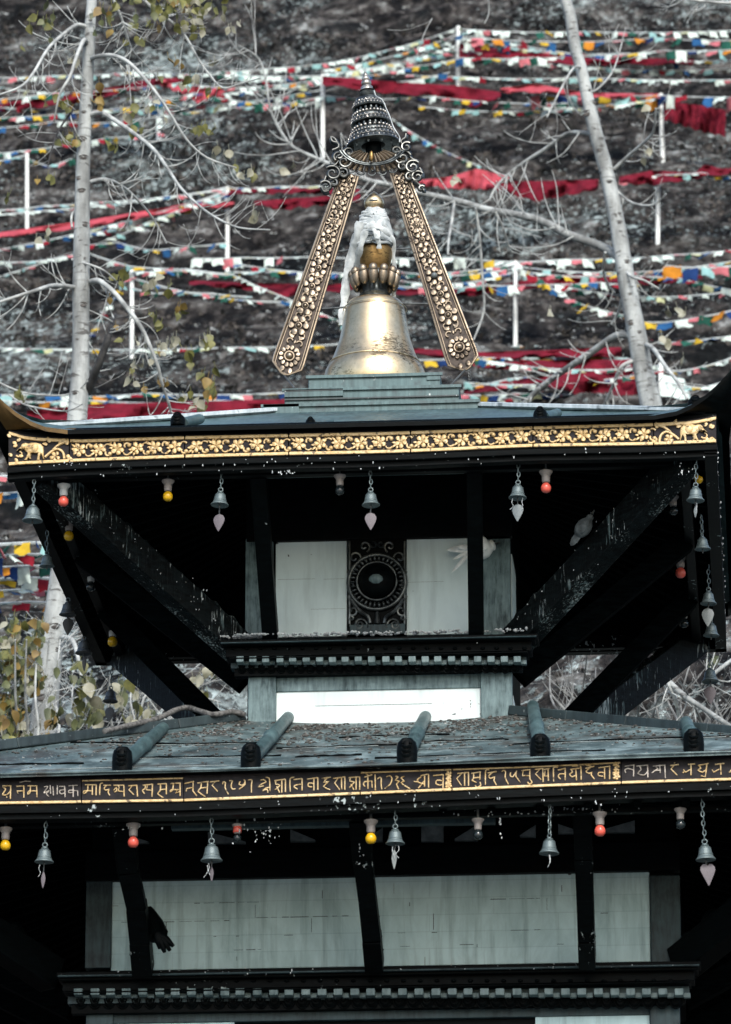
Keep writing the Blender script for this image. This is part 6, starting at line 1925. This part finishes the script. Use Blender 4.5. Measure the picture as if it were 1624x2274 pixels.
def banner(label, top, bot, Y, mt='red_cloth', seed=0):
    q_ = random.Random(seed); n = 36
    x0, x1 = top[0][0], top[-1][0]
    vs = []; rows = 7; ph = q_.uniform(0, 6)
    for th in (0, .02):
        for j in range(rows):
            for i in range(n):
                x = lerp(x0, x1, i / (n - 1))
                yt = interp(x, [p[0] for p in top], [p[1] for p in top]); yb = interp(x, [p[0] for p in bot], [p[1] for p in bot])
                t = j / (rows - 1)
                yb += 2.2 * math.sin(ph + i * 1.1) + 1.6 * noise.noise(Vector((i * .7, seed, 0))) * 2
                dy = .30 * math.sin(ph + i * .45 + 2 * t) * t + .25 * noise.noise(Vector((i * .3, t * 2, seed))) + .18 * math.sin(i * 1.7 + t * 3 + ph) * t - .28 * t
                vs.append(at(x, lerp(yt, yb, t), Y + dy) + Vector((0, th, 0)))
    fs = []; o = n * rows
    for j in range(rows - 1):
        for i in range(n - 1):
            f = (j * n + i, j * n + i + 1, (j + 1) * n + i + 1, (j + 1) * n + i); fs += [f, tuple(o + k for k in f[::-1])]
    m = MB(); m.add(vs, fs); b = m.build('red_banner', mt, smooth=True)
    tag(b, label, 'banner', 'long red cloths strung over the hillside')
    return b
a, b_, c_, e_ = PY['a'], PY['b'], PY['c'], PY['e']
flags('top string of pale flags running right from the top white pole', [(1018, 64), (1300, 70), (1660, 66)], a, 18, 12, 'pale')
flags('dense deep coloured flags along the second row right of the top white pole', [(1018, 80), (1240, 92), (1450, 84), (1660, 88)], a - .3, 22, 20, 'deep', 1.05, 4, 8)
flags('third row of bright flags at top right, over the red banner', [(1018, 128), (1180, 128), (1330, 122), (1480, 112), (1660, 108)], a - .6, 22, 17, 'mix', 1.0, 4, 5)
flags('fourth, thin row of pale flags at top right below the red banner', [(900, 166), (1018, 170), (1300, 172), (1660, 176)], a - .9, 17, 7, 'pale', 1.05)
flags('pale flags falling left from the top of the upper white pole', [(1016, 62), (930, 92), (840, 116), (740, 138), (600, 152), (480, 160)], a, 16, 9, 'pale', 1.0)
flags('second string falling left from the upper white pole', [(1016, 76), (930, 108), (840, 132), (720, 156)], a - .3, 16, 10, 'mix', 1.0)
flags('third string falling left from the upper white pole to the pole by the parasol', [(1014, 100), (930, 128), (830, 150), (722, 164)], a - .6, 17, 10, 'pale', 1.0)
flags('lowest of the strings falling left from the upper white pole', [(1012, 132), (920, 148), (820, 168), (722, 172)], a - .9, 18, 9, 'mix', 1.0)
flags('long row of white flags from the left edge to the pole by the parasol', [(-30, 172), (120, 168), (300, 160), (480, 164), (716, 168)], b_, 17, 9, 'pale', .95)
flags('bright flags sagging left from the pole by the parasol past the poplar', [(716, 176), (600, 190), (520, 196), (400, 184), (290, 196), (120, 206), (-30, 222)], b_ - .3, 17, 11, 'mix', 1.05)
flags('lower bright flags sagging left behind the poplar branches', [(716, 214), (620, 232), (540, 226), (430, 206), (330, 232), (180, 248), (-30, 262)], b_ - .6, 18, 12, 'deep', 1.25)
flags('sparse deep flags low behind the poplar, above its second branch', [(-30, 285), (120, 270), (260, 272), (360, 256), (450, 246)], b_ - 2, 18, 10, 'deep', 1.5)
flags('short string of flags level with the parasol top, right of it', [(720, 212), (830, 220), (960, 214), (1120, 228), (1320, 226)], b_ - .3, 17, 11, 'deep', 1.7)
flags('hanging yellow green and blue flags at the right edge beside the red banner', [(1180, 212), (1340, 212), (1466, 212), (1660, 216)], c_ - .1, 22, 26, 'deep', 1.1, 2, 5)
flags('small string slanting down to the right from the bronze parasol', [(870, 264), (930, 304), (1000, 342), (1085, 376), (1180, 392), (1290, 390)], c_ - 1, 12, 10, 'mix', 1.15, 3)
flags('faint flags slanting down from the poplar branches above the thin red cloth', [(352, 226), (356, 300), (380, 350), (440, 392)], PY['f'], 15, 11, 'pale', 1.2, 3)
flags('pale flags hung down the short pole behind the poplar branches', [(329, 224), (330, 262)], PY['k'] - .2, 16, 12, 'pale', .8, 0)
flags('white string from the left edge to the pole midway to the finial', [(-30, 478), (60, 470), (200, 458), (360, 438), (505, 418)], e_, 18, 5, 'pale', 1.0)
flags('pale second string left of the pole midway to the finial', [(-30, 468), (100, 457), (200, 450), (380, 436), (505, 416)], e_ + .4, 20, 5, 'pale', 1.05)
flags('pale string slanting from that pole down to the left edge', [(505, 424), (440, 448), (350, 486), (240, 532), (120, 574), (-30, 622)], e_ - .4, 20, 6, 'pale', 1.0)
flags('white string over the thin red cloth between that pole and the strap', [(505, 418), (620, 414), (720, 412), (800, 416)], e_, 20, 5, 'pale', 1.0)
flags('small flags at the left edge beside the pole left of the poplar', [(-30, 342), (60, 334), (140, 322), (240, 306), (320, 300)], PY['g'], 16, 10, 'mix', 1.2)
flags('second row of small flags left of the poplar trunk', [(-30, 362), (60, 344), (60, 352), (110, 370), (160, 352)], PY['g'] - .2, 16, 10, 'deep', 1.4)
flags('red and white flags beside the bare tree along the upper red banner', [(1380, 402), (1470, 388), (1560, 384), (1660, 398)], PY['d'], 16, 8, 'mix', 1.1)
flags('flags across the hillside between the poplar and the strap at mid height', [(170, 545), (260, 538), (330, 556), (420, 548), (500, 540)], e_ - 1.5, 17, 10, 'mix', 1.5)
i_ = PY['i']
flags('row of large pale flags behind the middle of the straps', [(430, 574), (540, 572), (700, 570), (880, 574), (1010, 572), (1145, 582)], i_ + .2, 22, 14, 'pale', 1.1, 3)
flags('row of pale flags right of the pole between finial and bare tree', [(1145, 582), (1260, 576), (1380, 574), (1500, 566), (1660, 552)], i_ + .2, 22, 14, 'pale', 1.1, 3)
flags('left row of pale flags passing behind the poplar trunk', [(-30, 582), (90, 580), (190, 560), (290, 592), (420, 598), (520, 610)], PY['h'] + .3, 22, 9, 'pale', 1.05)
flags('second row of flags behind the lotus ring of the finial', [(500, 604), (620, 602), (720, 606), (880, 604), (1010, 612), (1145, 596)], i_ - .2, 20, 11, 'mix', 1.2)
flags('mixed flags under the red cloth between finial and bare tree', [(880, 636), (1000, 640), (1080, 634), (1200, 632), (1330, 628), (1420, 632)], i_ - .6, 20, 16, 'deep', 1.25, 4, 6)
flags('bright flags tumbling right of the pole between finial and bare tree', [(1147, 590), (1200, 622), (1270, 668), (1340, 690), (1420, 706)], i_ - .8, 20, 13, 'mix', 1.15)
flags('bright flags on a slack string towards the right edge at mid height', [(1147, 600), (1260, 614), (1380, 610), (1500, 616), (1660, 650)], i_ - .5, 20, 12, 'mix', 1.15)
flags('large yellow white and blue flags at the right edge at mid height', [(1480, 590), (1560, 596), (1660, 588)], i_ - .9, 34, 34, 'deep', 1.05, 2, 6)
flags('pale string slanting down right from the pole beside the poplar', [(293, 604), (420, 600), (520, 612), (640, 664), (750, 712), (860, 770)], PY['h'], 18, 8, 'pale', 1.05, 3)
flags('pale string slanting down left from the pole beside the poplar', [(292, 606), (250, 668), (190, 762), (120, 856), (90, 890)], PY['h'] - .4, 18, 8, 'mix', 1.0, 2)
flags('small flags beside the pole right of the poplar', [(293, 640), (340, 652), (400, 648), (470, 652), (560, 660)], PY['h'] - .7, 18, 8, 'deep', 1.6)
flags('thin straight string of pale flags crossing just above the finial base on the left', [(-30, 772), (160, 776), (330, 776), (500, 772), (640, 770), (760, 764)], PY['h'] - .5, 26, 7, 'pale', 1.0, 2, 1)
j_ = PY['j']
flags('mixed flags along the red cloths right of the finial bell', [(900, 768), (1040, 766), (1150, 770), (1260, 764), (1400, 768)], i_ - .6, 20, 11, 'mix', 1.05)
flags('orange white and blue flags below the right strap tip', [(910, 800), (1060, 794), (1200, 796), (1330, 790), (1430, 800)], j_ + 1.2, 26, 16, 'deep', 1.1, 3, 4)
flags('flags slanting up to the right from behind the roof platform', [(1030, 862), (1130, 842), (1230, 828), (1400, 812)], j_ + .5, 20, 10, 'mix', 1.05)
flags('flags just above the roof right of the platform', [(1030, 878), (1150, 874), (1280, 876), (1410, 874)], j_, 22, 11, 'mix', 1.1)
flags('big coloured flags right of the bare tree above the red cloth', [(1420, 716), (1480, 716), (1560, 704), (1660, 682)], i_ - 1, 34, 30, 'deep', 1.05, 2, 6)
flags('second row of big flags right of the bare tree', [(1428, 762), (1520, 760), (1580, 752), (1660, 742)], i_ - 1.2, 30, 22, 'deep', 1.05, 2, 6)
flags('faint flags low at the right, above the corner of the roof', [(1480, 850), (1560, 862), (1640, 838)], j_ - .4, 18, 12, 'mix', 1.3)
flags('row of orange blue and white flags above the left part of the roof', [(-30, 878), (80, 876), (200, 882), (330, 874), (480, 878), (640, 872)], Yof(930), 28, 13, 'deep', 1.05, 2)
flags('second row of flags in front of the red cloth at the left', [(-30, 888), (90, 894), (200, 890), (330, 896), (480, 890), (630, 892)], Yof(945), 24, 11, 'mix', 1.25, 2)
# beyond the left corner of the upper eave
for k, y in enumerate((1056, 1094, 1206, 1232, 1258, 1284, 1310, 1338)):
    flags(['topmost of the big flag rows beyond the left eave corner', 'second big flag row beyond the left eave corner, beside the large bell', 'third big flag row beyond the left eave, mostly blue and white', 'fourth big flag row beyond the left eave, below the blue one',
           'fifth big flag row beyond the left eave, pale and red', 'sixth big flag row beyond the left eave, yellow and green', 'seventh big flag row beyond the left eave, with orange flags', 'lowest big flag row beyond the left eave, above the shrub'][k],
          [(-60, y + 4), (60, y), (170, y - 6 + k)], 22 + .15 * k, 34, 30 if k > 1 else 34, 'deep', .95, 3, 6)

extra_flags()
banner('dark red banner hanging right of the spire below the upper white pole', [(716, 168), (860, 180), (1018, 190), (1112, 204)], [(716, 186), (860, 206), (960, 212), (1060, 238), (1112, 214)], b_ - .2, 'red_cloth', 1)
banner('sunlit red cloth crossing behind the bare tree below the upper white pole', [(1112, 196), (1190, 186), (1300, 206), (1466, 208)], [(1112, 204), (1190, 204), (1300, 216), (1466, 218)], c_ + .1, 'red_cloth_lit', 2)
banner('red banner hanging free at the right edge beside the upper white pole', [(1476, 224), (1560, 234), (1612, 244)], [(1476, 264), (1560, 292), (1612, 302)], c_ - .2, 'red_cloth', 3)
banner('dark red cloth among the flags at top right', [(1020, 96), (1120, 110), (1300, 128), (1540, 130)], [(1020, 124), (1120, 134), (1300, 144), (1540, 142)], a - .2, 'red_cloth', 4)
banner('dark red cloth drooping behind the upper left branches of the poplar', [(-30, 232), (180, 206), (330, 176), (420, 170)], [(-30, 252), (180, 226), (330, 192), (420, 182)], b_ + .3, 'red_cloth', 5)
banner('bright red cloth piece caught behind the poplar branches', [(350, 170), (400, 190), (500, 196)], [(350, 186), (400, 204), (440, 228), (500, 206)], b_ - .8, 'red_cloth_lit', 6)
banner('thin red cloth from the midway pole to the left strap', [(505, 420), (640, 418), (800, 420)], [(505, 432), (640, 428), (800, 432)], e_ + .2, 'red_cloth', 7)
banner('red banner sagging left of the bronze parasol', [(565, 446), (680, 438), (800, 430)], [(565, 452), (620, 466), (720, 454), (800, 446)], e_ - .3, 'red_cloth', 8)
banner('pink red ribbon slanting across behind the poplar trunk', [(-30, 520), (200, 488), (370, 460), (430, 448), (520, 448)], [(-30, 532), (200, 502), (370, 474), (430, 464), (520, 460)], e_ - .2, 'red_cloth_lit', 9)
banner('bright red banner with a peak right of the parasol', [(930, 400), (1000, 392), (1060, 374), (1130, 392)], [(930, 410), (1000, 418), (1060, 420), (1130, 418)], PY['d'] + .6, 'red_cloth_lit', 10)
banner('long red banner sagging before the bare tree trunk', [(1080, 402), (1190, 402), (1330, 398)], [(1080, 418), (1190, 446), (1330, 420)], PY['d'] + .4, 'red_cloth', 11)
banner('red cloth knotted on the pole right of the bare tree', [(1376, 392), (1450, 378), (1545, 384), (1565, 364), (1600, 374), (1660, 372)], [(1376, 406), (1450, 410), (1545, 396), (1565, 390), (1600, 388), (1660, 386)], PY['d'] - .2, 'red_cloth', 12)
banner('red cloth behind the lower part of the left strap', [(420, 622), (560, 628), (720, 632), (830, 626)], [(420, 630), (560, 644), (640, 660), (720, 648), (830, 642)], i_ + .6, 'red_cloth', 13)
banner('dark red cloth between the right strap and the bare tree at lotus height', [(880, 638), (1000, 644), (1100, 632), (1250, 610), (1390, 612)], [(880, 652), (1000, 660), (1100, 650), (1250, 634), (1390, 628)], i_ + .4, 'red_cloth', 14)
banner('red cloth from the bare tree to the right edge at lotus height', [(1400, 616), (1470, 606), (1560, 612)], [(1400, 632), (1470, 630), (1560, 620)], i_ + .4, 'red_cloth', 15)
banner('red cloth right of the finial bell, upper of three', [(900, 772), (1060, 782), (1200, 778), (1380, 770)], [(900, 786), (1060, 800), (1200, 794), (1380, 792)], j_ + 1.6, 'red_cloth', 16)
banner('red cloth right of the finial bell, in the middle of three', [(1060, 806), (1200, 800), (1410, 798)], [(1060, 818), (1200, 822), (1410, 840)], j_ + 1, 'red_cloth', 17)
banner('dark red cloth low behind the bare tree branch above the roof', [(1030, 866), (1200, 834), (1300, 828), (1420, 834)], [(1030, 878), (1200, 850), (1300, 882), (1420, 886)], j_ + .2, 'red_cloth', 18)
banner('red cloth from the bare tree to the roof corner at the right', [(1420, 752), (1500, 760), (1580, 770), (1660, 760)], [(1420, 772), (1500, 780), (1580, 792), (1660, 800)], i_ - .4, 'red_cloth_lit', 19)
banner('wide red cloth lying along the top of the roof at the left', [(60, 912), (200, 898), (400, 892), (650, 886)], [(60, 936), (200, 940), (400, 936), (650, 930)], Yof(950) - .5, 'red_cloth', 20)
m = MB(); A = at(1498, 862, j_ - .3)
s_ = mpp(j_)
m.add([at(1466, 890, j_ - .4), at(1532, 886, j_ - .4), at(1536, 884, j_ + .6), at(1470, 888, j_ + .6), at(1472, 832, j_), at(1520, 842, j_)], [(0, 1, 5, 4), (1, 2, 5), (2, 3, 4, 5), (3, 0, 4), (0, 3, 2, 1)])
tag(m.build('white_tent', 'flag_white'), 'small white cloth shelter right of the bare tree trunk', 'tent')
